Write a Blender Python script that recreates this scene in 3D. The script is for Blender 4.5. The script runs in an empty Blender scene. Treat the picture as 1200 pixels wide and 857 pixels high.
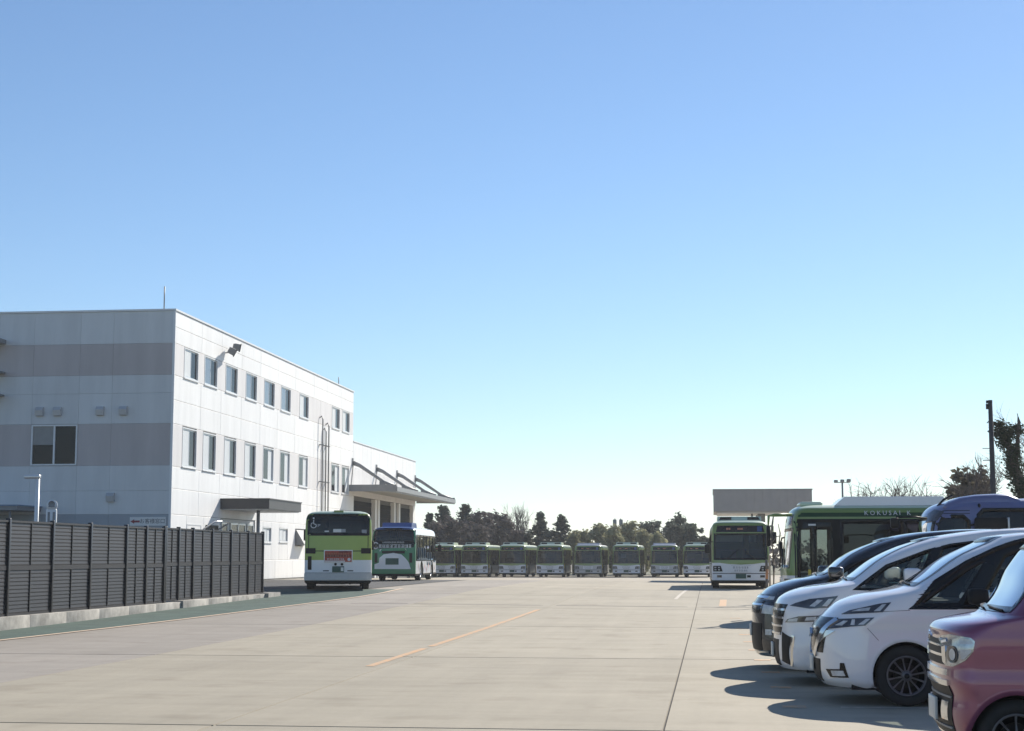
import bpy, bmesh, math, random
import numpy as np
from mathutils import Vector, Matrix

R = math.radians
SC = bpy.context.scene
COL = SC.collection

# ------------------------------------------------------------------ camera, sky, sun, exposure
cam_d = bpy.data.cameras.new("camera")
cam = bpy.data.objects.new("camera", cam_d)
COL.objects.link(cam)
cam.location = (0, 0, 1.6)
cam.rotation_euler = (R(90 + 6.709), 0, R(6.944))
cam_d.sensor_width = 36
cam_d.lens = 57.0
cam_d.clip_start = 0.1
cam_d.clip_end = 5000
SC.camera = cam

SUN_AZ, SUN_EL = 25.0, 32.0          # azimuth from +Y towards +X
world = bpy.data.worlds.new("World")
SC.world = world
world.use_nodes = True
wn = world.node_tree.nodes
bg = wn["Background"]
sky = wn.new("ShaderNodeTexSky")
sky.sky_type = 'NISHITA'
sky.sun_disc = False
sky.sun_elevation = R(SUN_EL)
sky.sun_rotation = R(SUN_AZ)
sky.altitude = 50
sky.air_density = 0.98
sky.dust_density = 0.06
sky.ozone_density = 4.6
world.node_tree.links.new(sky.outputs[0], bg.inputs[0])
bg.inputs[1].default_value = 0.091

sun_d = bpy.data.lights.new("sun", 'SUN')
sun_d.energy = 4.9
sun_d.angle = R(0.5)
sun_d.color = (1.0, 0.935, 0.83)
sun = bpy.data.objects.new("sun", sun_d)
COL.objects.link(sun)
sv = Vector((math.sin(R(SUN_AZ)) * math.cos(R(SUN_EL)), math.cos(R(SUN_AZ)) * math.cos(R(SUN_EL)), math.sin(R(SUN_EL))))
sun.rotation_euler = sv.to_track_quat('Z', 'Y').to_euler()
sun.location = (30, 60, 60)

SC.view_settings.view_transform = 'Standard'
SC.view_settings.look = 'None'
SC.view_settings.exposure = 0.45
SC.view_settings.gamma = 1.0
SC.cycles.max_bounces = 10
SC.cycles.transparent_max_bounces = 24

# ------------------------------------------------------------------ materials
MATS = {}


def mat(name, col, rough=0.6, metal=0.0, var=0.08, scale=3.0, bump=0.0, bscale=40.0, coat=0.0, col2=None,
        rand=0.0, spec=None, stretch=None, detail=5.0, wpos=False):
    """principled material, base colour varied by procedural noise"""
    if name in MATS:
        return MATS[name]
    m = bpy.data.materials.new(name)
    m.use_nodes = True
    nt = m.node_tree
    N, L = nt.nodes, nt.links
    b = N["Principled BSDF"]
    b.inputs["Roughness"].default_value = rough
    b.inputs["Metallic"].default_value = metal
    if coat:
        b.inputs["Coat Weight"].default_value = coat
        b.inputs["Coat Roughness"].default_value = 0.04
    if spec is not None:
        b.inputs["Specular IOR Level"].default_value = spec
    tc = N.new("ShaderNodeTexCoord")
    vec = tc.outputs["Object"]
    if wpos:
        vec = N.new("ShaderNodeNewGeometry").outputs["Position"]
    if stretch:
        mp = N.new("ShaderNodeMapping")
        mp.inputs["Scale"].default_value = stretch
        L.new(vec, mp.inputs["Vector"])
        vec = mp.outputs["Vector"]
    nz = N.new("ShaderNodeTexNoise")
    nz.inputs["Scale"].default_value = scale
    nz.inputs["Detail"].default_value = detail
    nz.inputs["Roughness"].default_value = 0.6
    L.new(vec, nz.inputs["Vector"])
    rp = N.new("ShaderNodeValToRGB")
    rp.color_ramp.elements[0].position = 0.3
    rp.color_ramp.elements[1].position = 0.7
    if col2 is None:
        c0 = [max(0, c * (1 - var)) for c in col]
        c1 = [min(1, c * (1 + var)) for c in col]
    else:
        c0, c1 = col, col2
    rp.color_ramp.elements[0].color = (*c0, 1)
    rp.color_ramp.elements[1].color = (*c1, 1)
    L.new(nz.outputs["Fac"], rp.inputs["Fac"])
    out = rp.outputs["Color"]
    if rand:
        oi = N.new("ShaderNodeObjectInfo")
        mr = N.new("ShaderNodeMapRange")
        mr.inputs["To Min"].default_value = 1 - rand
        mr.inputs["To Max"].default_value = 1 + rand
        L.new(oi.outputs["Random"], mr.inputs["Value"])
        vm = N.new("ShaderNodeVectorMath")
        vm.operation = 'SCALE'
        L.new(out, vm.inputs[0])
        L.new(mr.outputs["Result"], vm.inputs["Scale"])
        out = vm.outputs[0]
    L.new(out, b.inputs["Base Color"])
    if bump:
        n2 = N.new("ShaderNodeTexNoise")
        n2.inputs["Scale"].default_value = bscale
        n2.inputs["Detail"].default_value = 4
        L.new(tc.outputs["Object"], n2.inputs["Vector"])
        bp = N.new("ShaderNodeBump")
        bp.inputs["Strength"].default_value = bump
        bp.inputs["Distance"].default_value = 0.02
        L.new(n2.outputs["Fac"], bp.inputs["Height"])
        L.new(bp.outputs["Normal"], b.inputs["Normal"])
    MATS[name] = m
    return m


def glass_mat(name, tint, rough=0.01, ior=1.5):
    if name in MATS:
        return MATS[name]
    m = bpy.data.materials.new(name)
    m.use_nodes = True
    nt = m.node_tree
    N, L = nt.nodes, nt.links
    N.remove(N["Principled BSDF"])
    tr = N.new("ShaderNodeBsdfTransparent")
    nz = N.new("ShaderNodeTexNoise")
    nz.inputs["Scale"].default_value = 1.2
    rp = N.new("ShaderNodeValToRGB")
    rp.color_ramp.elements[0].color = (*[t * 0.9 for t in tint], 1)
    rp.color_ramp.elements[1].color = (*[min(1, t * 1.1) for t in tint], 1)
    L.new(nz.outputs["Fac"], rp.inputs["Fac"])
    L.new(rp.outputs["Color"], tr.inputs["Color"])
    gl = N.new("ShaderNodeBsdfGlossy")
    gl.inputs["Roughness"].default_value = rough
    fr = N.new("ShaderNodeFresnel")
    fr.inputs["IOR"].default_value = ior
    mx = N.new("ShaderNodeMixShader")
    L.new(fr.outputs[0], mx.inputs[0])
    L.new(tr.outputs[0], mx.inputs[1])
    L.new(gl.outputs[0], mx.inputs[2])
    L.new(mx.outputs[0], N["Material Output"].inputs["Surface"])
    MATS[name] = m
    return m


def concrete_mat(name, base, dark):
    m = bpy.data.materials.new(name)
    m.use_nodes = True
    nt = m.node_tree
    N, L = nt.nodes, nt.links
    b = N["Principled BSDF"]
    b.inputs["Roughness"].default_value = 0.85
    geo = N.new("ShaderNodeNewGeometry")

    def noise(scale, stretch, detail, lo, hi, c0, c1):
        mp = N.new("ShaderNodeMapping")
        mp.inputs["Scale"].default_value = stretch
        L.new(geo.outputs["Position"], mp.inputs["Vector"])
        nz = N.new("ShaderNodeTexNoise")
        nz.inputs["Scale"].default_value = scale
        nz.inputs["Detail"].default_value = detail
        nz.inputs["Roughness"].default_value = 0.62
        L.new(mp.outputs[0], nz.inputs["Vector"])
        rp = N.new("ShaderNodeValToRGB")
        rp.color_ramp.elements[0].position = lo
        rp.color_ramp.elements[1].position = hi
        rp.color_ramp.elements[0].color = (*c0, 1)
        rp.color_ramp.elements[1].color = (*c1, 1)
        L.new(nz.outputs["Fac"], rp.inputs["Fac"])
        return rp.outputs["Color"]

    def mul(a, c, f=1.0):
        mx = N.new("ShaderNodeMixRGB")
        mx.blend_type = 'MULTIPLY'
        mx.inputs[0].default_value = f
        L.new(a, mx.inputs[1])
        L.new(c, mx.inputs[2])
        return mx.outputs[0]
    g = lambda v: (v, v, v)
    c = noise(0.35, (1, 1, 1), 6, 0.3, 0.7, dark, base)
    c = mul(c, noise(1.0, (0.25, 2.2, 1), 8, 0.32, 0.62, g(0.92), g(1.03)))        # broom and drag streaks across the slabs
    c = mul(c, noise(1.0, (1.8, 0.06, 1), 4, 0.3, 0.6, g(0.93), g(1.02)))         # tyre lanes along the yard
    c = mul(c, noise(14.0, (1, 1, 1), 3, 0.2, 0.75, g(0.93), g(1.05)))
    c = mul(c, noise(0.9, (1, 1, 1), 2, 0.30, 0.44, (0.87, 0.855, 0.84), g(1.0)))  # old stains
    oi = N.new("ShaderNodeObjectInfo")
    mr = N.new("ShaderNodeMapRange")
    mr.inputs["To Min"].default_value = 0.92
    mr.inputs["To Max"].default_value = 1.06
    L.new(oi.outputs["Random"], mr.inputs["Value"])
    vm = N.new("ShaderNodeVectorMath")
    vm.operation = 'SCALE'
    L.new(c, vm.inputs[0])
    L.new(mr.outputs["Result"], vm.inputs["Scale"])
    L.new(vm.outputs[0], b.inputs["Base Color"])
    nz = N.new("ShaderNodeTexNoise")
    nz.inputs["Scale"].default_value = 60
    L.new(geo.outputs["Position"], nz.inputs["Vector"])
    bp = N.new("ShaderNodeBump")
    bp.inputs["Strength"].default_value = 0.25
    bp.inputs["Distance"].default_value = 0.01
    L.new(nz.outputs["Fac"], bp.inputs["Height"])
    L.new(bp.outputs[0], b.inputs["Normal"])
    MATS[name] = m
    return m


def worn_paint_mat(name, paint, under, wear=0.5):
    m = mat(name, under, 0.8, col2=paint, scale=7, detail=8)
    rp = [n for n in m.node_tree.nodes if n.type == 'VALTORGB'][0]
    rp.color_ramp.elements[0].position = wear - 0.12
    rp.color_ramp.elements[1].position = wear + 0.05
    return m


CONC = concrete_mat("yard concrete", (0.415, 0.366, 0.278), (0.36, 0.315, 0.236))
CONC2 = concrete_mat("far concrete", (0.42, 0.368, 0.285), (0.37, 0.322, 0.247))
CONC_OLD = concrete_mat("older grey concrete", (0.345, 0.305, 0.258), (0.30, 0.265, 0.222))
JOINT = mat("joint filler", (0.07, 0.065, 0.06), 0.9, scale=2)
GREEN_ASPH = mat("green asphalt", (0.055, 0.095, 0.078), 0.9, var=0.25, scale=1.5, bump=0.3, bscale=90)
ASPH = mat("asphalt", (0.06, 0.06, 0.062), 0.9, var=0.25, scale=1.2, bump=0.3, bscale=90)
SOIL = mat("dry soil", (0.16, 0.14, 0.09), 0.95, col2=(0.10, 0.11, 0.05), scale=0.15)
ORANGE = worn_paint_mat("worn orange line paint", (0.62, 0.37, 0.19), (0.42, 0.36, 0.275), 0.48)
WHITE_LINE = worn_paint_mat("worn white line paint", (0.60, 0.54, 0.46), (0.46, 0.41, 0.33), 0.52)
KERB = mat("kerb concrete", (0.36, 0.34, 0.305), 0.9, var=0.4, scale=2.2, wpos=True, bump=0.4, bscale=30)
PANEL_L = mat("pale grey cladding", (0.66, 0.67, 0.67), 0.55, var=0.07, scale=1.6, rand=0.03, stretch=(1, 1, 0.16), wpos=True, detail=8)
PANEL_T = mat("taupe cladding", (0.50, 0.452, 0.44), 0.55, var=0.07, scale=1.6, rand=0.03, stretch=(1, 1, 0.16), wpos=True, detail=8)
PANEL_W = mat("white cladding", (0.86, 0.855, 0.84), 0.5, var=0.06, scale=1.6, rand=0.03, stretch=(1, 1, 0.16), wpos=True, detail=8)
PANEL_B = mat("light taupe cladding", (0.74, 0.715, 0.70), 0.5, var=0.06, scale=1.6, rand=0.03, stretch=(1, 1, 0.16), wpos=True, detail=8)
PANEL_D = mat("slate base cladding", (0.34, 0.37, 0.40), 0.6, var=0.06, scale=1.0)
GAP = mat("panel joint", (0.42, 0.42, 0.42), 0.8)
ALU = mat("aluminium", (0.62, 0.62, 0.62), 0.35, 0.6)
WHITEMET = mat("white enamel", (0.75, 0.76, 0.76), 0.4, var=0.03)
GREYMET = mat("grey painted steel", (0.24, 0.245, 0.25), 0.45, var=0.08)
DARKMET = mat("dark brown steel", (0.055, 0.05, 0.048), 0.45, var=0.1)
DARKOPEN = mat("shade-darkened shutter", (0.005, 0.005, 0.006), 0.7, spec=0.1)  # near-black carries the shade of the bays under the workshop canopy
BLIND = mat("white blind", (0.62, 0.66, 0.68), 0.7, var=0.03)
BLDGLASS = mat("dark window glass", (0.012, 0.014, 0.018), 0.12, var=0.2, scale=0.5, spec=0.2)
SKYGLASS = mat("grey blue window glass", (0.17, 0.20, 0.24), 0.08, var=0.12, scale=0.5, spec=0.8)
FENCE = mat("charcoal louvre", (0.023, 0.0215, 0.025), 0.45, var=0.12, scale=4, spec=0.4)
FPOST = mat("black fence post", (0.012, 0.012, 0.016), 0.4, var=0.1)
RUBBER = mat("tyre rubber", (0.018, 0.018, 0.018), 0.85, var=0.2, scale=8)
BLACKP = mat("black plastic", (0.014, 0.014, 0.015), 0.5, var=0.15, spec=0.2)
PIANO = mat("gloss black trim", (0.008, 0.008, 0.009), 0.15, var=0.1, spec=0.3)
CHROME = mat("chrome", (0.72, 0.73, 0.75), 0.12, 1.0, var=0.02)
RIMDK = mat("dark gunmetal alloy", (0.15, 0.142, 0.148), 0.4, 0.5, var=0.1)
RIMSIL = mat("silver alloy", (0.45, 0.45, 0.46), 0.3, 0.8, var=0.05)
LENS = mat("clear lamp lens", (0.55, 0.57, 0.58), 0.08, var=0.25, scale=14, coat=1.0)
LENSDK = mat("smoked lamp housing", (0.05, 0.05, 0.058), 0.1, var=0.3, scale=9, coat=1.0)
REDLENS = mat("red lamp lens", (0.18, 0.008, 0.008), 0.2, coat=0.5)
DKRED = mat("dark red lamp", (0.018, 0.004, 0.005), 0.25, coat=0.5)
AMBER = mat("amber lens", (0.6, 0.2, 0.02), 0.2)
PEARL = mat("pearl white paint", (0.85, 0.84, 0.845), 0.3, var=0.012, coat=1.0, scale=1.0)
PEARL2 = mat("warm white paint", (0.85, 0.83, 0.835), 0.3, var=0.012, coat=1.0, scale=1.0)
INK = mat("black metallic paint", (0.022, 0.024, 0.03), 0.25, 0.2, var=0.05, coat=1.0)
ROSE = mat("dusty rose metallic paint", (0.26, 0.07, 0.13), 0.3, 0.3, var=0.05, coat=1.0, scale=1.5)
SEAT = mat("seat fabric", (0.10, 0.10, 0.11), 0.9, var=0.15)
SEATBUS = mat("bus seat fabric", (0.05, 0.09, 0.12), 0.9, var=0.15)
BEIGE = mat("interior trim", (0.28, 0.27, 0.25), 0.8)
BUSGREEN = mat("lime bus green", (0.20, 0.275, 0.07), 0.32, var=0.04, coat=0.6)
BUSDKLAMP = mat("near black tail lamp", (0.012, 0.006, 0.007), 0.35, spec=0.25)
LIME = mat("shade-lifted bus green", (0.31, 0.40, 0.045), 0.32, var=0.04, coat=0.6)  # brighter copy of the bus green, making up for shade on the tail
BUSDK = mat("deep bus green", (0.022, 0.06, 0.024), 0.4, var=0.05, spec=0.25)
BUSPALE = mat("pale green bus roof", (0.60, 0.68, 0.50), 0.4, var=0.05, coat=0.4)
BUSWHITE = mat("white bus paint", (0.80, 0.80, 0.81), 0.35, var=0.04, coat=0.6, scale=1.2)
BUSSILVER = mat("silver bus paint", (0.50, 0.50, 0.50), 0.4, 0.2, var=0.06, coat=0.4)
WRAPG = mat("emerald wrap film", (0.012, 0.21, 0.085), 0.3, var=0.05, coat=0.6)
AZURE = mat("blue roof paint", (0.05, 0.10, 0.30), 0.35, var=0.06, coat=0.5)
LAVBLUE = mat("lavender blue coach paint", (0.15, 0.16, 0.30), 0.3, 0.15, var=0.05, coat=0.8)
GOLDBAR = mat("yellow grab rail", (0.62, 0.46, 0.06), 0.4)
GLASS_CAR = glass_mat("tinted car glass", (0.72, 0.78, 0.75))
GLASS_PRIV = glass_mat("privacy car glass", (0.10, 0.11, 0.12))
GLASS_WS = glass_mat("windscreen glass", (0.62, 0.68, 0.66))
GLASS_BUS = glass_mat("bus window glass", (0.20, 0.235, 0.24))
GLASS_BUSDK = glass_mat("dark bus window glass", (0.055, 0.065, 0.07))
BUSBLACK = mat("satin black bus panel", (0.009, 0.010, 0.011), 0.4, var=0.1, spec=0.12)
AD_RED = mat("red advert print", (0.42, 0.06, 0.03), 0.5, var=0.25, scale=10)
AD_DK = mat("maroon advert print", (0.16, 0.02, 0.015), 0.5)
PAPER = mat("white paper", (0.72, 0.72, 0.70), 0.7, var=0.03)
SIGNGREY = mat("grey print", (0.30, 0.31, 0.33), 0.7)
LED = mat("amber led text", (0.42, 0.17, 0.09), 0.5)
BLUEPL = mat("blue sign film", (0.03, 0.075, 0.22), 0.4)
PLATE = mat("green number plate", (0.03, 0.09, 0.07), 0.5)
PLATEW = mat("white number plate", (0.70, 0.70, 0.66), 0.5)
BARK = mat("bark", (0.075, 0.06, 0.048), 0.95, var=0.3, scale=5, bump=0.6, bscale=12)
BARKPALE = mat("grey bark", (0.16, 0.145, 0.13), 0.95, var=0.25, scale=5)
TWIG = mat("bare twigs", (0.13, 0.105, 0.09), 0.95, var=0.25, scale=2)
def leafy(name, c0, c1, scale):
    m = mat(name, c0, 0.75, col2=c1, scale=scale)
    nt = m.node_tree
    N, L = nt.nodes, nt.links
    b = N["Principled BSDF"]
    src = b.inputs["Base Color"].links[0].from_socket
    tr = N.new("ShaderNodeBsdfTranslucent")
    L.new(src, tr.inputs["Color"])
    mx = N.new("ShaderNodeMixShader")
    mx.inputs[0].default_value = 0.35
    L.new(b.outputs[0], mx.inputs[1])
    L.new(tr.outputs[0], mx.inputs[2])
    L.new(mx.outputs[0], N["Material Output"].inputs["Surface"])
    return m


LEAF_DK = leafy("dark conifer needles", (0.050, 0.062, 0.050), (0.085, 0.10, 0.075), 0.8)
LEAF_BR = leafy("brownish winter foliage", (0.065, 0.056, 0.056), (0.15, 0.128, 0.12), 0.9)
LEAF_BAM = leafy("yellow green bamboo leaves", (0.18, 0.18, 0.10), (0.40, 0.38, 0.22), 0.8)
LEAF_MID = leafy("broadleaf foliage", (0.055, 0.072, 0.055), (0.10, 0.12, 0.085), 0.7)
LEAF_IVY = leafy("ivy leaves", (0.012, 0.022, 0.008), (0.028, 0.045, 0.016), 2)
LEAF_DRY = leafy("dry olive foliage", (0.10, 0.09, 0.065), (0.16, 0.14, 0.10), 1.0)

# ------------------------------------------------------------------ helpers


def pchip(xs, ys, x):
    """monotone cubic interpolation"""
    xs = np.asarray(xs, float)
    ys = np.asarray(ys, float)
    x = np.clip(np.asarray(x, float), xs[0], xs[-1])
    h = np.diff(xs)
    dl = np.diff(ys) / h
    d = np.zeros_like(ys)
    for i in range(1, len(xs) - 1):
        if dl[i - 1] * dl[i] > 0:
            w1, w2 = 2 * h[i] + h[i - 1], h[i] + 2 * h[i - 1]
            d[i] = (w1 + w2) / (w1 / dl[i - 1] + w2 / dl[i])
    d[0], d[-1] = dl[0], dl[-1]
    i = np.clip(np.searchsorted(xs, x) - 1, 0, len(xs) - 2)
    t = (x - xs[i]) / h[i]
    return ((2 * t**3 - 3 * t**2 + 1) * ys[i] + (t**3 - 2 * t**2 + t) * h[i] * d[i]
            + (-2 * t**3 + 3 * t**2) * ys[i + 1] + (t**3 - t**2) * h[i] * d[i + 1])


GY = [-400, 20, 34, 45, 54, 62, 75, 90, 110, 148, 180, 900]
GZ = [0, 0, .05, .15, .24, .33, .34, .30, .10, -.30, -.36, -.4]


def gz(x, y):
    """the yard's gentle rise and fall"""
    z = float(pchip(GY, GZ, y))
    if z > 0:
        t = min(1.0, max(0.0, (x + 12) / 14.0))
        z *= 1 - 0.45 * t * t * (3 - 2 * t)
    return z


class MB:
    """collects shapes and links them as one mesh object"""

    def __init__(self):
        self.v, self.f, self.m, self.s = [], [], [], []

    def add(self, verts, faces, mi=0, smooth=False):
        n = len(self.v)
        self.v.extend([tuple(v) for v in verts])
        for f in faces:
            self.f.append([i + n for i in f])
            self.m.append(mi)
            self.s.append(smooth)

    def box(self, x0, x1, y0, y1, z0, z1, mi=0, M=None):
        vs = [Vector((x, y, z)) for z in (z0, z1) for y in (y0, y1) for x in (x0, x1)]
        if M is not None:
            vs = [M @ v for v in vs]
        self.add(vs, [(0, 2, 3, 1), (4, 5, 7, 6), (0, 1, 5, 4), (1, 3, 7, 5), (3, 2, 6, 7), (2, 0, 4, 6)], mi)

    def bbox(self, x0, x1, y0, y1, z0, z1, b=0.02, mi=0):
        """box with chamfered edges"""
        vs, fs = [], []
        bm = bmesh.new()
        bmesh.ops.create_cube(bm, size=1)
        for v in bm.verts:
            v.co = Vector(((x0 + x1) / 2 + v.co.x * (x1 - x0), (y0 + y1) / 2 + v.co.y * (y1 - y0), (z0 + z1) / 2 + v.co.z * (z1 - z0)))
        bmesh.ops.bevel(bm, geom=bm.edges[:], offset=b, segments=2, affect='EDGES', profile=0.5)
        bm.verts.index_update()
        vs = [v.co.copy() for v in bm.verts]
        fs = [[v.index for v in f.verts] for f in bm.faces]
        bm.free()
        self.add(vs, fs, mi, True)

    def tube(self, pts, rad, n=8, mi=0, caps=True):
        pts = [Vector(p) for p in pts]
        if not isinstance(rad, (list, tuple)):
            rad = [rad] * len(pts)
        vs, fs = [], []
        for i, p in enumerate(pts):
            a = pts[min(i + 1, len(pts) - 1)] - pts[max(i - 1, 0)]
            a.normalize()
            u = a.cross(Vector((0, 0, 1)))
            if u.length < 1e-3:
                u = Vector((1, 0, 0))
            u.normalize()
            w = a.cross(u)
            for k in range(n):
                t = 2 * math.pi * k / n
                vs.append(p + (u * math.cos(t) + w * math.sin(t)) * rad[i])
        for i in range(len(pts) - 1):
            for k in range(n):
                k2 = (k + 1) % n
                fs.append((i * n + k, i * n + k2, (i + 1) * n + k2, (i + 1) * n + k))
        if caps:
            fs.append(tuple(range(n))[::-1])
            fs.append(tuple((len(pts) - 1) * n + k for k in range(n)))
        self.add(vs, fs, mi, n > 5)

    def lathe(self, prof, n=24, mi=0, axis='y', c=(0, 0, 0)):
        """prof: list of (radius, along axis)"""
        vs, fs = [], []
        for r, a in prof:
            for k in range(n):
                t = 2 * math.pi * k / n
                if axis == 'y':
                    vs.append((c[0] + r * math.cos(t), c[1] + a, c[2] + r * math.sin(t)))
                elif axis == 'x':
                    vs.append((c[0] + a, c[1] + r * math.cos(t), c[2] + r * math.sin(t)))
                else:
                    vs.append((c[0] + r * math.cos(t), c[1] + r * math.sin(t), c[2] + a))
        for i in range(len(prof) - 1):
            for k in range(n):
                k2 = (k + 1) % n
                fs.append((i * n + k, i * n + k2, (i + 1) * n + k2, (i + 1) * n + k))
        self.add(vs, fs, mi, True)

    def prism(self, poly, d, o=(0, 0, 0), u=(1, 0, 0), w=(0, 0, 1), mi=0):
        """polygon in the plane (u,w) through o, extruded by vector d"""
        o, u, w, d = Vector(o), Vector(u), Vector(w), Vector(d)
        n = len(poly)
        a = [o + u * p[0] + w * p[1] for p in poly]
        b = [p + d for p in a]
        self.add(a + b, [tuple(range(n))[::-1], tuple(range(n, 2 * n))] + [(i, (i + 1) % n, n + (i + 1) % n, n + i) for i in range(n)], mi)

    def mesh(self, name, mats):
        me = bpy.data.meshes.new(name)
        me.from_pydata(self.v, [], self.f)
        if not isinstance(mats, (list, tuple)):
            mats = [mats]
        for m in mats:
            me.materials.append(m)
        me.polygons.foreach_set("material_index", self.m)
        me.polygons.foreach_set("use_smooth", self.s)
        me.update()
        return me

    def build(self, name, mats, parent=None, fix=True, loc=None):
        me = self.mesh(name, mats)
        if fix and len(me.polygons) < 60000:
            bm = bmesh.new()
            bm.from_mesh(me)
            bmesh.ops.recalc_face_normals(bm, faces=bm.faces)
            bm.to_mesh(me)
            bm.free()
        return link(name, me, parent, loc)


def link(name, me, parent=None, loc=None):
    o = bpy.data.objects.new(name, me)
    COL.objects.link(o)
    if parent is not None:
        o.parent = parent
    if loc is not None:
        o.location = loc
    return o


def tag(o, label, cat, group=None, kind=None):
    o["label"] = label
    o["category"] = cat
    if group:
        o["group"] = group
    if kind:
        o["kind"] = kind
    return o


def thing(name, label, cat, loc, rz=0.0, group=None):
    o = bpy.data.objects.new(name, None)
    o.empty_display_size = 0.3
    COL.objects.link(o)
    o.location = loc
    o.rotation_euler = (0, 0, rz)
    return tag(o, label, cat, group)


def struct(o):
    o["kind"] = "structure"
    return o


def copy_tree(o, parent=None):
    c = o.copy()
    COL.objects.link(c)
    if parent is not None:
        c.parent = parent
    for ch in KIDS.get(o.name, []):
        copy_tree(ch, c)
    return c


KIDS = {}


def index_kids():
    KIDS.clear()
    for o in COL.objects:
        if o.parent:
            KIDS.setdefault(o.parent.name, []).append(o)


def text_mesh(mb, s, size, o, u, w, mi=0, thick=0.004, align='CENTER', spacing=1.0):
    """lettering laid in the plane (u,w) at o"""
    cu = bpy.data.curves.new("t", 'FONT')
    cu.body = s
    cu.size = size
    cu.align_x = align
    cu.align_y = 'CENTER'
    cu.resolution_u = 2
    cu.space_character = spacing
    ob = bpy.data.objects.new("t", cu)
    COL.objects.link(ob)
    dg = bpy.context.evaluated_depsgraph_get()
    me = bpy.data.meshes.new_from_object(ob.evaluated_get(dg))
    o, u, w = Vector(o), Vector(u), Vector(w)
    n = u.cross(w)
    vs = [o + u * v.co.x + w * v.co.y + n * thick for v in me.vertices]
    mb.add(vs, [tuple(p.vertices) for p in me.polygons], mi)
    bpy.data.objects.remove(ob)
    bpy.data.curves.remove(cu)
    bpy.data.meshes.remove(me)


def glyphs(mb, rnd, n, size, o, u, w, mi=0, thick=0.004, gap=1.15):
    """small illegible print: strokes on a character grid"""
    o, u, w = Vector(o), Vector(u), Vector(w)
    nn = u.cross(w) * thick
    for k in range(n):
        c = o + u * ((k - (n - 1) / 2) * size * gap)
        for q in range(3):
            h = (q - 1) * 0.36 * size + rnd.uniform(-.04, .04) * size
            l = rnd.uniform(.3, .48) * size
            t = 0.07 * size
            pts = [c + u * -l + w * (h - t), c + u * l + w * (h - t), c + u * l + w * (h + t), c + u * -l + w * (h + t)]
            mb.add([p + nn for p in pts], [(0, 1, 2, 3)], mi)
        for q in range(2):
            x = rnd.uniform(-.4, .4) * size
            t = 0.07 * size
            pts = [c + u * (x - t) + w * -.45 * size, c + u * (x + t) + w * -.45 * size, c + u * (x + t) + w * .45 * size, c + u * (x - t) + w * .45 * size]
            mb.add([p + nn * 1.4 for p in pts], [(0, 1, 2, 3)], mi)


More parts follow.
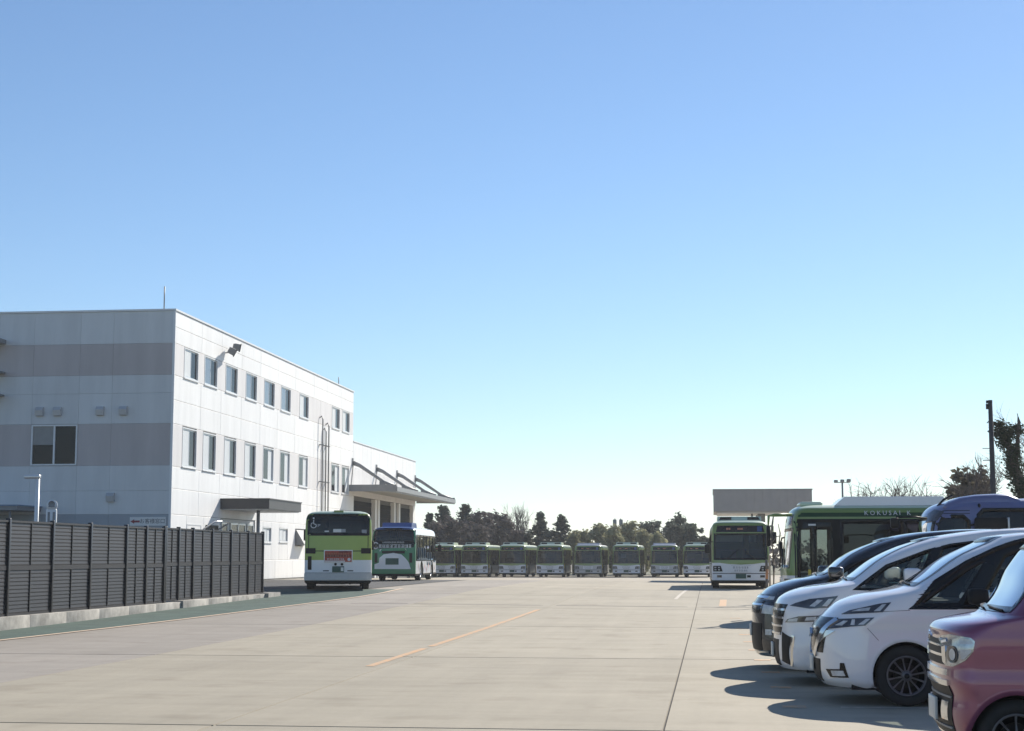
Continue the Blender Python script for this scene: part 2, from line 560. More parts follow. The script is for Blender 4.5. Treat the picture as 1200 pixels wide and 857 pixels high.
# ------------------------------------------------------------------ vehicle shells
class Shell:
    """closed body described by rounded plan outlines stacked in z; nose at x = 0, rear at x = L, left side y < 0"""

    def __init__(self, keys, pf=2.5, pr=2.8):
        self.k = np.array(keys, float)       # z, F, R, W, fr, rr
        self.pf0, self.pr = pf, pr
        self.blend = None                    # (z0, z1, exponent above)

    def par(self, z):
        return [float(pchip(self.k[:, 0], self.k[:, i], z)) for i in range(1, 6)]

    def PF(self, z):
        if not self.blend:
            return self.pf0
        a, b, p = self.blend
        t = min(1, max(0, (z - a) / (b - a)))
        return self.pf0 + (p - self.pf0) * t * t * (3 - 2 * t)

    def Y(self, x, z):
        F, Rr, W, fr, rr = self.par(z)
        pf = self.PF(z)
        if x < F + fr:
            t = min(1, max(0, (x - F) / fr))
            return W * (1 - (1 - t)**pf)**(1 / pf)
        if x > Rr - rr:
            t = min(1, max(0, (Rr - x) / rr))
            return W * (1 - (1 - t)**self.pr)**(1 / self.pr)
        return W

    def XF(self, y, z):
        F, Rr, W, fr, rr = self.par(z)
        a = min(1, abs(y) / W)
        pf = self.PF(z)
        return F + fr * (1 - (1 - a**pf)**(1 / pf))

    def XR(self, y, z):
        F, Rr, W, fr, rr = self.par(z)
        a = min(1, abs(y) / W)
        return Rr - rr * (1 - (1 - a**self.pr)**(1 / self.pr))

    def left(self, x, z): return Vector((x, -self.Y(x, z), z))
    def right(self, x, z): return Vector((x, self.Y(x, z), z))
    def front(self, y, z): return Vector((self.XF(y, z), y, z))
    def rear(self, y, z): return Vector((self.XR(y, z), y, z))

    def half(self, z, nf, ns, nr):
        F, Rr, W, fr, rr = self.par(z)
        pf = self.PF(z)
        pts = []
        for i in range(nf):
            a = (i / nf) * math.pi / 2
            pts.append((F + fr * (1 - math.cos(a)**(2 / pf)), W * math.sin(a)**(2 / pf)))
        for i in range(ns + 1):
            pts.append((F + fr + (Rr - rr - F - fr) * i / ns, W))
        for i in range(nr):
            a = (1 - (i + 1) / nr) * math.pi / 2
            pts.append((Rr - rr * (1 - math.cos(a)**(2 / self.pr)), W * math.sin(a)**(2 / self.pr)))
        return pts

    def mesh(self, mb, zs, nf, ns, nr, hole, mf, arches=(), crown=0.03):
        rings = []
        for z in zs:
            h = self.half(z, nf, ns, nr)
            K = len(h)
            full = [(x, y) for x, y in h] + [(x, -y) for x, y in h[-2:0:-1]]
            ring = []
            for x, y in full:
                zz = z
                if abs(y) > 0.3:
                    for cx, cz, r in arches:
                        dx, dz = x - cx, zz - cz
                        d = math.hypot(dx, dz)
                        if d > 1e-4 and abs(d - r) < 0.026:
                            x, zz = cx + dx * r / d, cz + dz * r / d
                            y = math.copysign(self.Y(x, zz), y)
                ring.append(Vector((x, y, zz)))
            rings.append(ring)
        n = len(rings[0])
        F, Rr, W, fr, rr = self.par(zs[-1])
        cx = (F + Rr) / 2
        top = rings[-1]
        for s in (.85, .65, .4, .15):
            rings.append([Vector((cx + (p.x - cx) * (1 - (1 - s) * .6), p.y * s, zs[-1] + crown * (1 - s * s))) for p in top])
        vs = [p for r in rings for p in r]
        n0 = len(mb.v)
        mb.v.extend([tuple(p) for p in vs])
        for i in range(len(rings) - 1):
            for k in range(n):
                k2 = (k + 1) % n
                q = (i * n + k, i * n + k2, (i + 1) * n + k2, (i + 1) * n + k)
                c = (vs[q[0]] + vs[q[1]] + vs[q[2]] + vs[q[3]]) / 4
                if abs(c.y) > 0.3 and any(math.hypot(c.x - a[0], c.z - a[1]) < a[2] - 0.004 for a in arches):
                    continue
                if hole and hole(c):
                    continue
                mb.f.append([a + n0 for a in q])
                mb.m.append(mf(c))
                mb.s.append(True)
        i = len(rings) - 1                      # close the roof
        mb.f.append([n0 + i * n + k for k in range(n)])
        mb.m.append(mf(vs[-1]))
        mb.s.append(True)


def inside(poly, u, v):
    c = False
    n = len(poly)
    for i in range(n):
        x0, y0 = poly[i]
        x1, y1 = poly[(i + 1) % n]
        if (y0 > v) != (y1 > v) and u < (x1 - x0) * (v - y0) / (y1 - y0) + x0:
            c = not c
    return c


def offpoint(mp, u, v, off, ref):
    e = 0.004
    p = mp(u, v)
    a = mp(u + e, v) - mp(u - e, v)
    b = mp(u, v + e) - mp(u, v - e)
    n = a.cross(b)
    if n.length < 1e-9:
        n = p - ref
    n.normalize()
    if n.dot(p - ref) < 0:
        n = -n
    return p + n * off


def patch(mb, poly, mp, off=0.006, thick=0.02, du=0.08, nv=5, mi=0, ref=None):
    """conforming panel: polygon (monotone in its first coordinate) laid on a shell surface, with skirt"""
    ref = ref or Vector((2.5, 0, .8))
    us = [p[0] for p in poly]
    u0, u1 = min(us), max(us)
    xs = set(us)
    k = max(1, int((u1 - u0) / du))
    for i in range(k + 1):
        xs.add(u0 + (u1 - u0) * i / k)
    xs = sorted(xs)
    xs2 = [xs[0]]
    for x in xs[1:]:
        if x - xs2[-1] > 1e-4:
            xs2.append(x)
    eps = 1e-5
    cols = []
    for x in xs2:
        xx = min(max(x, u0 + eps), u1 - eps)
        hit = []
        for i in range(len(poly)):
            a, b = poly[i], poly[(i + 1) % len(poly)]
            if (a[0] > xx) != (b[0] > xx):
                hit.append(a[1] + (b[1] - a[1]) * (xx - a[0]) / (b[0] - a[0]))
        lo, hi = min(hit), max(hit)
        if hi - lo < 1e-4:
            hi = lo + 1e-4
        cols.append((x, lo, hi))
    nc = len(cols)
    vs = []
    for x, lo, hi in cols:
        for j in range(nv + 1):
            vs.append(offpoint(mp, x, lo + (hi - lo) * j / nv, off, ref))
    w = nv + 1
    fs = [(i * w + j, (i + 1) * w + j, (i + 1) * w + j + 1, i * w + j + 1) for i in range(nc - 1) for j in range(nv)]
    mb.add(vs, fs, mi, True)
    if thick:
        loop = [(i, 0) for i in range(nc)] + [(nc - 1, j) for j in range(1, w)] + [(i, nv) for i in range(nc - 2, -1, -1)] + [(0, j) for j in range(nv - 1, 0, -1)]
        a = [vs[i * w + j] for i, j in loop]
        b = []
        for i, j in loop:
            x, lo, hi = cols[i]
            b.append(offpoint(mp, x, lo + (hi - lo) * j / nv, off - thick, ref))
        m = len(loop)
        mb.add(a + b, [(i, (i + 1) % m, m + (i + 1) % m, m + i) for i in range(m)], mi)


def ring(mb, poly, mp, w_in, w_out, off=0.004, mi=0, ref=None, step=0.05):
    """band along a polygon's outline"""
    ref = ref or Vector((2.5, 0, .8))
    n = len(poly)
    ar = sum(poly[i][0] * poly[(i + 1) % n][1] - poly[(i + 1) % n][0] * poly[i][1] for i in range(n))
    sg = 1 if ar > 0 else -1
    mit = []
    for i in range(n):
        a, b, c = Vector(poly[i - 1]), Vector(poly[i]), Vector(poly[(i + 1) % n])
        e0, e1 = (b - a).normalized(), (c - b).normalized()
        n0, n1 = Vector((e0.y, -e0.x)) * sg, Vector((e1.y, -e1.x)) * sg
        m = n0 + n1
        m = m / max(0.35, m.dot(n0))
        mit.append(m)
    A, B, C = [], [], []
    for i in range(n):
        p, q = Vector(poly[i]), Vector(poly[(i + 1) % n])
        k = max(1, int((q - p).length / step))
        for j in range(k):
            t = j / k
            c = p.lerp(q, t)
            m = mit[i].lerp(mit[(i + 1) % n], t)
            for lst, w, o in ((A, w_out, off), (B, -w_in, off), (C, -w_in, off - 0.03)):
                u = c + m * w
                lst.append(offpoint(mp, u.x, u.y, o, ref))
    m = len(A)
    fs = []
    for i in range(m):
        j = (i + 1) % m
        fs.append((i, j, m + j, m + i))
        fs.append((m + i, m + j, 2 * m + j, 2 * m + i))
    mb.add(A + B + C, fs, mi, True)


def wheel(parent, x, y, r, wid, rimr, rimmat, spokes, side, style='car'):
    """side -1: left (outer face towards -y)"""
    s = side
    c = (x, y, r)
    hub = MB()
    hub.lathe([(rimr * .98, -.02 * s), (rimr * .98, -wid * .9 * s), (0.0001, -wid * .9 * s)], 24, 0, 'y', c)
    hub.lathe([(rimr * .62, -.075 * s), (rimr * .62, -.1 * s), (0.0001, -.1 * s)], 20, 1, 'y', c)
    w = hub.build('wheel', [BLACKP, mat('brake disc', (.05, .048, .046), .5, .5)], parent, fix=False)
    t = MB()
    t.lathe([(rimr * .99, -.015 * s), (rimr + .012, 0.004 * s), (rimr + (r - rimr) * .5, .012 * s), (r - .025, 0.002 * s), (r - .006, -.02 * s), (r, -.05 * s),
             (r, -wid + .04 * s * 0), (r - .02, -wid * s), (rimr, -wid * s)] if False else
            [(rimr * .99, -.015 * s), (rimr + .012, .004 * s), (rimr + (r - rimr) * .5, .012 * s), (r - .025, .002 * s), (r - .006, -.02 * s), (r, -.05 * s), (r, -(wid - .03) * s), (r - .02, -wid * s), (rimr, -wid * s)],
            36, 0, 'y', c)
    t.build('tyre', RUBBER, w, fix=False)
    b = MB()
    b.lathe([(rimr * 1.0, -.012 * s), (rimr * .97, 0.0), (rimr * .90, -.012 * s), (rimr * .88, -.05 * s)], 36, 0, 'y', c)
    if style == 'car':
        b.lathe([(0.0001, .0), (rimr * .2, -.002 * s), (rimr * .27, -.02 * s), (rimr * .27, -.06 * s)], 18, 0, 'y', c)
        b.lathe([(0.0001, .003 * s), (rimr * .13, .003 * s), (rimr * .13, -.01 * s)], 14, 1, 'y', c)
        for k in range(spokes):
            a = 2 * math.pi * k / spokes + .2
            M = Matrix.Translation(c) @ Matrix.Rotation(-a, 4, 'Y')
            h = rimr * .042
            vs = []
            for xx, hh, yy in ((rimr * .2, h * 1.15, -.012), (rimr * .55, h * .8, -.022), (rimr * .92, h * 1.3, -.008)):
                for zz, dy in ((-hh, -.02), (-hh * .7, 0), (hh * .7, 0), (hh, -.02)):
                    vs.append(M @ Vector((xx, (yy + dy) * s, zz)))
            fs = [(i * 4 + j, i * 4 + j + 1, i * 4 + j + 5, i * 4 + j + 4) for i in range(2) for j in range(3)]
            b.add(vs, fs, 0, False)
    else:
        b.lathe([(rimr * .88, -.05 * s), (rimr * .55, -.06 * s), (rimr * .4, -.02 * s), (rimr * .3, .01 * s), (0.0001, .012 * s)], 24, 0, 'y', c)
        for k in range(8):
            a = 2 * math.pi * k / 8
            cc = (c[0] + rimr * .46 * math.cos(a), c[1], c[2] + rimr * .46 * math.sin(a))
            b.lathe([(.022, -.05 * s), (.022, -.01 * s), (.0001, -.008 * s)], 6, 1, 'y', cc)
    b.build('rim', [rimmat, BLACKP], w, fix=False)
    return w


def arch_parts(root, sh, arches, paint, depth=.3):
    for cx, cz, r in arches:
        for sgn, mp in ((-1, sh.left), (1, sh.right)):
            lip, well = MB(), MB()
            n = 28
            a0 = -0.5
            A, B, Cc, D = [], [], [], []
            for i in range(n + 1):
                a = a0 + (math.pi - 2 * a0) * i / n
                p = (cx + (r + .03) * math.cos(a), max(.2, cz + (r + .03) * math.sin(a)))
                q = (cx + (r - .012) * math.cos(a), max(.2, cz + (r - .012) * math.sin(a)))
                A.append(offpoint(mp, p[0], p[1], .003, Vector((cx, 0, cz))))
                B.append(offpoint(mp, q[0], q[1], .010, Vector((cx, 0, cz))))
                v = mp(q[0], q[1])
                Cc.append(Vector((v.x, v.y - sgn * .03, v.z)))
                D.append(Vector((v.x, v.y - sgn * depth, v.z)))
            m = n + 1
            lip.add(A + B + Cc, [(i, i + 1, m + i + 1, m + i) for i in range(n)] + [(m + i, m + i + 1, 2 * m + i + 1, 2 * m + i) for i in range(n)], 0, True)
            well.add(Cc + D, [(i, i + 1, m + i + 1, m + i) for i in range(n)] + [tuple(m + i for i in range(m))], 0, True)
            lip.build('wheel_arch', paint, root, fix=False)
            well.build('wheel_well', BLACKP, root, fix=False)


def side_map(sh, s):
    return sh.left if s < 0 else sh.right


def add_patch(root, name, m, sh, where, poly, off=.006, thick=.02, du=.08, nv=5, ref=None):
    mb = MB()
    L = sh.k[:, 2].max()
    ref = ref or Vector((L / 2, 0, .8))
    for w in ([where] if isinstance(where, str) else where):
        mp = getattr(sh, w)
        patch(mb, poly, mp, off, thick, du, nv, 0, ref)
    return mb.build(name, m, root, fix=False)


def mirror(poly):
    return [(-a, b) for a, b in poly]


def trim(root, poly, mp, wi, wo, off, step=.05, m=None):
    t = MB()
    ring(t, poly, mp, wi, wo, off, step=step)
    return t.build('window_trim', m or PIANO, root, fix=False)


# ------------------------------------------------------------------ passenger cars
def make_car(name, label, sp, loc, rz):
    root = thing(name, label, sp.get('cat', 'car'), loc, rz)
    sh = Shell(sp['keys'], sp.get('pf', 2.4), sp.get('pr', 3.0))
    sh.blend = (sp['zw'] - .12, sp['zw'] + .06, 3.4)
    L = sp['L']
    zt = sp['keys'][-1][0]
    zb = sp['keys'][0][0]
    zs = list(np.arange(zb, sp['zh'], .035)) + list(np.arange(sp['zh'], sp['zw'], .014)) + list(np.arange(sp['zw'], zt - .1, .03)) + list(np.linspace(zt - .1, zt, 9))
    ws = sp['ws']                       # windscreen polygon in (y, z)
    wins = sp['wins']                   # side window polygons in (x, z)
    rw = sp['rw']
    paint = sp['paint']

    def hole(c):
        if c.z > sp['zw'] - .02:
            if inside(ws, c.y, c.z) and c.x < L * .6 and c.x < sh.XF(c.y, c.z) + .12:
                return True
            if inside(rw, c.y, c.z) and c.x > L * .7:
                return True
        if c.z > .85 and abs(c.y) > .4:
            for w in wins:
                if inside(w['p'], c.x, c.z):
                    return True
        return False
    b = MB()
    dlo = sp.get('dlo')
    sh.mesh(b, zs, 22, 90, 14, hole, lambda c: 1 if dlo and abs(c.y) > .45 and inside(dlo, c.x, c.z) else 0, sp['arches'], crown=.025)
    body = b.build('body', [paint, PIANO], root, fix=False)
    if dlo:
        for s in (-1, 1):
            trim(root, dlo, side_map(sh, s), .045, .002, .006)
    # greenhouse
    for s in (-1, 1):
        for w in wins:
            trim(root, w['p'], side_map(sh, s), .02, .03, .004)
        for poly in sp.get('pillars', []):
            bl = MB()
            patch(bl, poly, side_map(sh, s), .005, .02, .06, 6)
            bl.build('pillar_cover', PIANO, root, fix=False)
    trim(root, ws, sh.front, .03, .012, .004)
    trim(root, rw, sh.rear, .03, .03, .004)
    for w in wins:
        for s in (-1, 1):
            g = MB()
            patch(g, w['p'], side_map(sh, s), -.012, 0, .06, 8)
            g.build('side_window', GLASS_PRIV if w.get('priv') else GLASS_CAR, root, fix=False)
    g = MB()
    patch(g, ws, sh.front, -.010, 0, .05, 10)
    g.build('windscreen', GLASS_WS, root, fix=False)
    g = MB()
    patch(g, rw, sh.rear, -.010, 0, .08, 6)
    g.build('rear_window', GLASS_PRIV, root, fix=False)
    # underbody, cabin
    u = MB()
    u.box(.25, L - .2, -sp['W'] + .25, sp['W'] - .25, .19, .42)
    u.box(.35, .9, -sp['W'] + .08, sp['W'] - .08, .17, .3)
    u.build('underbody', BLACKP, root)
    cb = MB()
    cb.box(sp['dash'], sp['dash'] + .45, -sp['W'] + .12, sp['W'] - .12, .55, sp['zw'] - .14, 0)
    cb.box(sp['dash'] + .3, L - .25, -sp['W'] + .1, sp['W'] - .1, .43, .5, 0)
    sx = sp['dash'] + 1.15
    while sx < L - .9:
        for yy in (-.38, .38):
            cb.bbox(sx - .5, sx, yy - .24, yy + .24, .5, .72, .04, 1)
            cb.bbox(sx - .05, sx + .12, yy - .24, yy + .24, .7, 1.28, .05, 1)
            cb.bbox(sx + .0, sx + .1, yy - .12, yy + .12, 1.3, 1.52, .04, 1)
        sx += 1.0
    cb.tube([Vector((sp['dash'] + .62, .38 + .17 * math.cos(t), 1.0 + .17 * math.sin(t))) for t in np.linspace(0, 2 * math.pi, 17)], .014, 6, 0)
    cb.build('cabin', [BLACKP, SEAT], root)
    arch_parts(root, sh, sp['arches'], sp.get('archmat', paint), .26)
    for (cx, cz, r) in sp['arches']:
        for s in (-1, 1):
            wheel(root, cx, s * (sp['W'] - .03), sp['tyre'], .2, sp['rimr'], sp['rim'], sp.get('spokes', 12), s)
    # door seams
    for x0, z0, x1, z1 in sp['seams']:
        n = 14
        for s in (-1, 1):
            sm = MB()
            mp = side_map(sh, s)
            A = []
            for i in range(n + 1):
                t = i / n
                x, z = x0 + (x1 - x0) * t, z0 + (z1 - z0) * t
                dx, dz = (z1 - z0), -(x1 - x0)
                l = math.hypot(dx, dz)
                hw = .0022
                for q in (-1, 1):
                    A.append(offpoint(mp, x + q * hw * dx / l, z + q * hw * dz / l, .0015, Vector((L / 2, 0, .8))))
            sm.add(A, [(2 * i, 2 * i + 1, 2 * i + 3, 2 * i + 2) for i in range(n)], 0)
            sm.build('panel_gap', BLACKP, root, fix=False)
    # mirrors
    mx, mz, mmat = sp['mirror']
    for s in (-1, 1):
        mm = MB()
        y = s * (sh.Y(mx, mz) + .02)
        mm.bbox(mx - .13, mx + .07, min(y + s * .05, y + s * .27), max(y + s * .05, y + s * .27), mz - .075, mz + .095, .04, 0)
        mm.bbox(mx - .03, mx + .05, min(y - s * .04, y + s * .1), max(y - s * .04, y + s * .1), mz - .1, mz - .045, .02, 1)
        mm.bbox(mx + .065, mx + .075, min(y + s * .07, y + s * .24), max(y + s * .07, y + s * .24), mz - .06, mz + .08, .004, 2)
        mm.build('door_mirror', [mmat, BLACKP, CHROME], root)
    # wipers at the windscreen foot
    for y0, y1 in ((-.50, .05), (0.1, .6)):
        wp = MB()
        pts = []
        for t in np.linspace(0, 1, 7):
            y = y0 + (y1 - y0) * t
            pts.append(offpoint(sh.front, y, sp['zw'] + .02 + .02 * t, .012, Vector((L / 2, 0, .8))))
        wp.tube(pts, .008, 5)
        wp.build('wiper', BLACKP, root)
    for nm, m, where, poly, off in sp['front']:
        if where == 'both':
            todo = [(poly, side_map(sh, k)) for k in (-1, 1)]
        elif where == 'pair':
            todo = [(poly, sh.front), (mirror(poly), sh.front)]
        else:
            todo = [(poly, getattr(sh, where))]
        for pq, mp in todo:
            mb = MB()
            patch(mb, pq, mp, off, .03, .04, 5)
            mb.build(nm, m, root, fix=False)
    # number plate
    pl = MB()
    px, pz = sp['plate']
    pl.bbox(px - .03, px - .005, -.165, .165, pz - .083, pz + .083, .006, 0)
    pl.box(px - .005, px + .12, -.1, .1, pz - .05, pz + .05, 1)
    pl.build('number_plate', [PLATEW, BLACKP], root)
    return root, sh


def headlamp(root, sh, housing, strips, chrome=None, s_list=(-1, 1), house_mat=None, d=(0, 0)):
    housing = [(a + d[0], b + d[1]) for a, b in housing]
    strips = [[(a + d[0], b + d[1]) for a, b in q] for q in strips]
    for s in s_list:
        mp = side_map(sh, s)
        h = MB()
        patch(h, housing, mp, .008, .04, .03, 6)
        hl = h.build('headlight', house_mat or LENSDK, root, fix=False)
        st = MB()
        for q in strips:
            patch(st, q, mp, .012, .01, .03, 4)
        st.build('lamp_lens', LENS, hl, fix=False)
        if chrome:
            c = MB()
            for q in chrome:
                patch(c, q, mp, .014, .015, .03, 3)
            c.build('chrome_strip', CHROME, hl, fix=False)


# ------------------------------------------------------------------ buses
def make_bus(name, label, cat, loc, rz, sp, group=None):
    root = thing(name, label, cat, loc, rz, group)
    L, W, H = sp['L'], sp['W'], sp['H']
    sh = Shell([(.28, .07, L - .03, W - .03, .3, .22), (.36, .01, L, W, .3, .22), (1.15, .0, L, W, .3, .22), (1.35, .02, L - .005, W, .3, .22),
                (H - .55, .13, L - .05, W - .015, .3, .22), (H - .28, .18, L - .08, W - .04, .32, .24), (H - .13, .24, L - .13, W - .10, .36, .28),
                (H - .04, .36, L - .22, W - .24, .42, .34), (H, .52, L - .36, W - .42, .46, .4)], 2.8, 3.2)
    ws = [(-W + .14, 1.30), (W - .14, 1.30), (W - .16, H - .60), (-W + .16, H - .60)]
    ds = [(-W + .2, H - .50), (W - .2, H - .50), (W - .26, H - .22), (-W + .26, H - .22)]
    rw = [(-W + .14, sp['rw'][0]), (W - .14, sp['rw'][0]), (W - .14, sp['rw'][1] - .06), (W - .22, sp['rw'][1]), (-W + .22, sp['rw'][1]), (-W + .14, sp['rw'][1] - .06)]
    z0, z1 = sp.get('wz', (1.12, 2.42))
    wins_l, wins_r = [], []
    xd = sp.get('door', (.30, 1.22))
    sd = sp.get('door2')
    x = xd[1] + .22
    step = sp.get('wstep', 1.35)
    while x + step < L - .5:
        wins_l.append([(x + .05, z0), (x + step - .05, z0), (x + step - .05, z1), (x + .05, z1)])
        x += step
    x = .55
    wins_r.append([(x, z0 - .12), (x + .85, z0 - .12), (x + .85, z1), (x, z1)])
    x = 1.55
    while x + step < L - .5:
        wins_r.append([(x + .05, z0), (x + step - .05, z0), (x + step - .05, z1), (x + .05, z1)])
        x += step
    xm = (xd[0] + xd[1]) / 2
    dpan = [[(xd[0] + .07, .62), (xm - .05, .62), (xm - .05, 2.2), (xd[0] + .07, 2.2)], [(xm + .05, .62), (xd[1] - .07, .62), (xd[1] - .07, 2.2), (xm + .05, 2.2)]]

    def hole(c):
        if inside(ws, c.y, c.z) and c.x < .9 and c.x < sh.XF(c.y, c.z) + .1:
            return True
        if inside(rw, c.y, c.z) and c.x > L - .8 and c.x > sh.XR(c.y, c.z) - .1:
            return True
        if c.y < -W + .3:
            return any(inside(w, c.x, c.z) for w in wins_l + dpan)
        if c.y > W - .3:
            return any(inside(w, c.x, c.z) for w in wins_r)
        return False
    mats = sp['mats']
    arches = [(sp['axle'][0], .48, .56), (sp['axle'][1], .48, .56)]
    zs = list(np.arange(.28, H - .15, .05)) + list(np.linspace(H - .15, H, 9))
    b = MB()
    sh.mesh(b, zs, 16, int(L / .055), 12, hole, sp['mf'], arches, crown=.03)
    b.build('body', mats, root, fix=False)
    for w in wins_l:
        trim(root, w, sh.left, .03, .055, .005, .3)
    for w in wins_r:
        trim(root, w, sh.right, .03, .055, .005, .3)
    trim(root, ws, sh.front, .03, .05, .005, .1)
    trim(root, rw, sh.rear, .03, .05, .005, .15)
    for w in wins_l:
        add_patch(root, 'side_window', sp.get('glass', GLASS_BUS), sh, 'left', w, -.012, 0, .5, 1)
    for w in wins_r:
        add_patch(root, 'side_window', sp.get('glass_r', sp.get('glass', GLASS_BUS)), sh, 'right', w, -.012, 0, .5, 1)
    add_patch(root, 'windscreen', sp.get('wsglass', GLASS_BUS), sh, 'front', ws, -.010, 0, .1, 5)
    add_patch(root, 'rear_window', GLASS_BUSDK, sh, 'rear', rw, -.010, 0, .1, 3)
    # door
    d = MB()
    ring(d, [(xd[0], .34), (xd[1], .34), (xd[1], z1 + .02), (xd[0], z1 + .02)], sh.left, .0, .03, .006, step=.3)
    patch(d, [(xd[0] + .01, .36), (xd[1] - .01, .36), (xd[1] - .01, .6), (xd[0] + .01, .6)], sh.left, .008, .03, .2, 2)
    patch(d, [(xd[0] + .01, 2.2), (xd[1] - .01, 2.2), (xd[1] - .01, z1), (xd[0] + .01, z1)], sh.left, .008, .03, .2, 2)
    door = d.build('door', PIANO, root, fix=False)
    for w in dpan:
        trim(door, w, sh.left, .03, .055, .009, .3)
        add_patch(door, 'door_pane', sp.get('doorglass', GLASS_BUS), sh, 'left', w, -.008, 0, .3, 2)
    hr = MB()
    for xx in (xm - .11, xm + .11):
        hr.box(xx - .035, xx + .035, -W - .045, -W - .01, .82, 1.22)
    hr.build('grab_rail', GOLDBAR, door)
    # cabin
    cb = MB()
    cb.box(.5, L - .3, -W + .06, W - .06, .42, .5, 0)
    cb.box(.35, .75, -W + .15, W - .15, .5, 1.15, 0)
    cb.box(1.75, 1.79, .15, W - .08, .5, 1.7, 0)
    cb.bbox(1.1, 1.5, .35, .85, .6, 1.0, .05, 1)
    cb.bbox(1.45, 1.62, .35, .85, .9, 1.65, .05, 1)
    xx = 2.6
    while xx < L - .9:
        zf = .5 if xx < L * .55 else .75
        for yy in (-.78, .78):
            cb.bbox(xx - .42, xx, yy - .4, yy + .4, zf + .3, zf + .45, .03, 1)
            cb.bbox(xx - .06, xx + .06, yy - .4, yy + .4, zf + .4, zf + 1.0, .04, 1)
        cb.tube([(xx, -.42, zf), (xx, -.42, H - .2)], .016, 5, 2)
        xx += .82
    cb.tube([(1.9, -.5, H - .45), (L - 1, -.5, H - .45)], .016, 5, 2)
    cb.tube([(1.9, .5, H - .45), (L - 1, .5, H - .45)], .016, 5, 2)
    cb.tube([Vector((.98 + .05 * math.sin(t), .6 + .23 * math.cos(t), 1.22 + .12 * math.sin(t))) for t in np.linspace(0, 2 * math.pi, 17)], .018, 6, 0)
    cb.build('cabin', [BEIGE, SEATBUS, GOLDBAR], root)
    ub = MB()
    ub.box(.4, L - .35, -W + .35, W - .35, .24, .44)
    ub.build('underbody', BLACKP, root)
    arch_parts(root, sh, arches, BLACKP, .4)
    for ax in sp['axle']:
        for s in (-1, 1):
            wheel(root, ax, s * (W - .06), .48, .27, .3, RIMSIL, 0, s, 'bus')
    # front face
    if sp.get('destmat'):
        dst = add_patch(root, 'destination_display', PIANO, sh, 'front', ds, .006, .02, .1, 3)
        tx = MB()
        for u0, u1 in ((-.12, .12), (.42, .5), (.52, .6)):
            a = (u0, u1)
            patch(tx, [(u0, H - .40), (u1, H - .40), (u1, H - .32), (u0, H - .32)], sh.front, .010, 0, .1, 1)
        tx.build('display_text', LED, dst, fix=False)
        s2 = MB()
        for u0 in (-.93,):
            patch(s2, [(u0, H - .47), (u0 + .2, H - .47), (u0 + .2, H - .25), (u0, H - .25)], sh.front, .010, 0, .1, 1)
        s2.build('access_sign', BLUEPL, dst, fix=False)
    if sp.get('fband') is not None:
        add_patch(root, 'front_band', sp['fband'], sh, 'front', [(-W + .03, 1.17), (-.55, 1.08), (0, 1.05), (.55, 1.08), (W - .03, 1.17), (W - .03, 1.245), (-W + .03, 1.245)], .005, .02, .06, 2)
    for s in (-1, 1):
        poly = [(s * .78, .76), (s * (W - .07), .76), (s * (W - .07), 1.0), (s * .86, 1.0)]
        hl = add_patch(root, 'headlight', BUSBLACK, sh, 'front', poly, .02, .04, .02, 3)
        lm = MB()
        for yc in (.93, 1.08):
            for zc in (.83, .93):
                patch(lm, [(s * (yc - .04), zc - .024), (s * (yc + .04), zc - .024), (s * (yc + .04), zc + .024), (s * (yc - .04), zc + .024)], sh.front, .026, .01, .02, 1)
        lm.build('lamp_lens', LENS, hl, fix=False)
        add_patch(root, 'fog_lamp', LENSDK, sh, 'front', [(s * .82, .5), (s * 1.02, .5), (s * 1.02, .6), (s * .82, .6)], .014, .03, .03, 1)
    sb = add_patch(root, 'front_sign_board', sp.get('signmat', BUSWHITE), sh, 'front', [(-.43, .72), (.43, .72), (.43, 1.02), (-.43, 1.02)], .02, .03, .1, 2)
    gl = MB()
    rnd = random.Random(5)
    glyphs(gl, rnd, 6, .1, (-.022 + sh.XF(0, .9), 0, .93), (0, -1, 0), (0, 0, 1), 0, .006)
    glyphs(gl, rnd, 6, .085, (-.022 + sh.XF(0, .9), 0, .80), (0, -1, 0), (0, 0, 1), 0, .006)
    for y0, y1, za, zb_ in ((-.43, .43, .72, .727), (-.43, .43, 1.013, 1.02)):
        gl.box(-.03 + sh.XF(0, .9), -.021 + sh.XF(0, .9), y0, y1, za, zb_)
    gl.build('sign_print', SIGNGREY, sb, fix=False)
    pl = MB()
    pl.bbox(-.03, -.008, -.22, .22, .46, .65, .006)
    pl.build('number_plate', PLATE, root)
    bp = MB()
    patch(bp, [(-W + .04, .655), (W - .04, .655), (W - .04, .685), (-W + .04, .685)], sh.front, .003, .02, .06, 1)
    patch(bp, [(-.42, .5), (-.26, .5), (-.26, .6), (-.42, .6)], sh.front, .004, .02, .06, 1)
    bp.build('bumper_gap', BLACKP, root, fix=False)
    for ya, za, yb, zb2 in ((-.65, 1.27, -.08, 1.72), (.65, 1.27, .05, 1.72)):
        wp = MB()
        pts = [offpoint(sh.front, ya + (yb - ya) * t, za + (zb2 - za) * t, .03, Vector((L / 2, 0, 1))) for t in np.linspace(0, 1, 6)]
        wp.tube(pts, .018, 5)
        wp.build('wiper', BLACKP, root)
    mr = MB()
    mr.tube([(.22, -W + .1, H - .24), (-.2, -W - .1, H - .25), (-.34, -W - .14, H - .27), (-.36, -W - .15, H - .6)], [.045, .045, .035, .014], 6, 1)
    mr.bbox(-.40, -.31, -W - .28, -W - .04, H - 1.0, H - .5, .03, 0)
    mr.build('mirror', [BLACKP, sp.get('armmat', BLACKP)], root)
    mr = MB()
    mr.tube([(.3, W - .1, 2.05), (.1, W + .15, 2.0), (.08, W + .2, 1.9)], .022, 6, 0)
    mr.bbox(.03, .12, W + .08, W + .3, 1.55, 1.92, .04, 0)
    mr.build('mirror', [BLACKP, sp.get('armmat', BLACKP)], root)
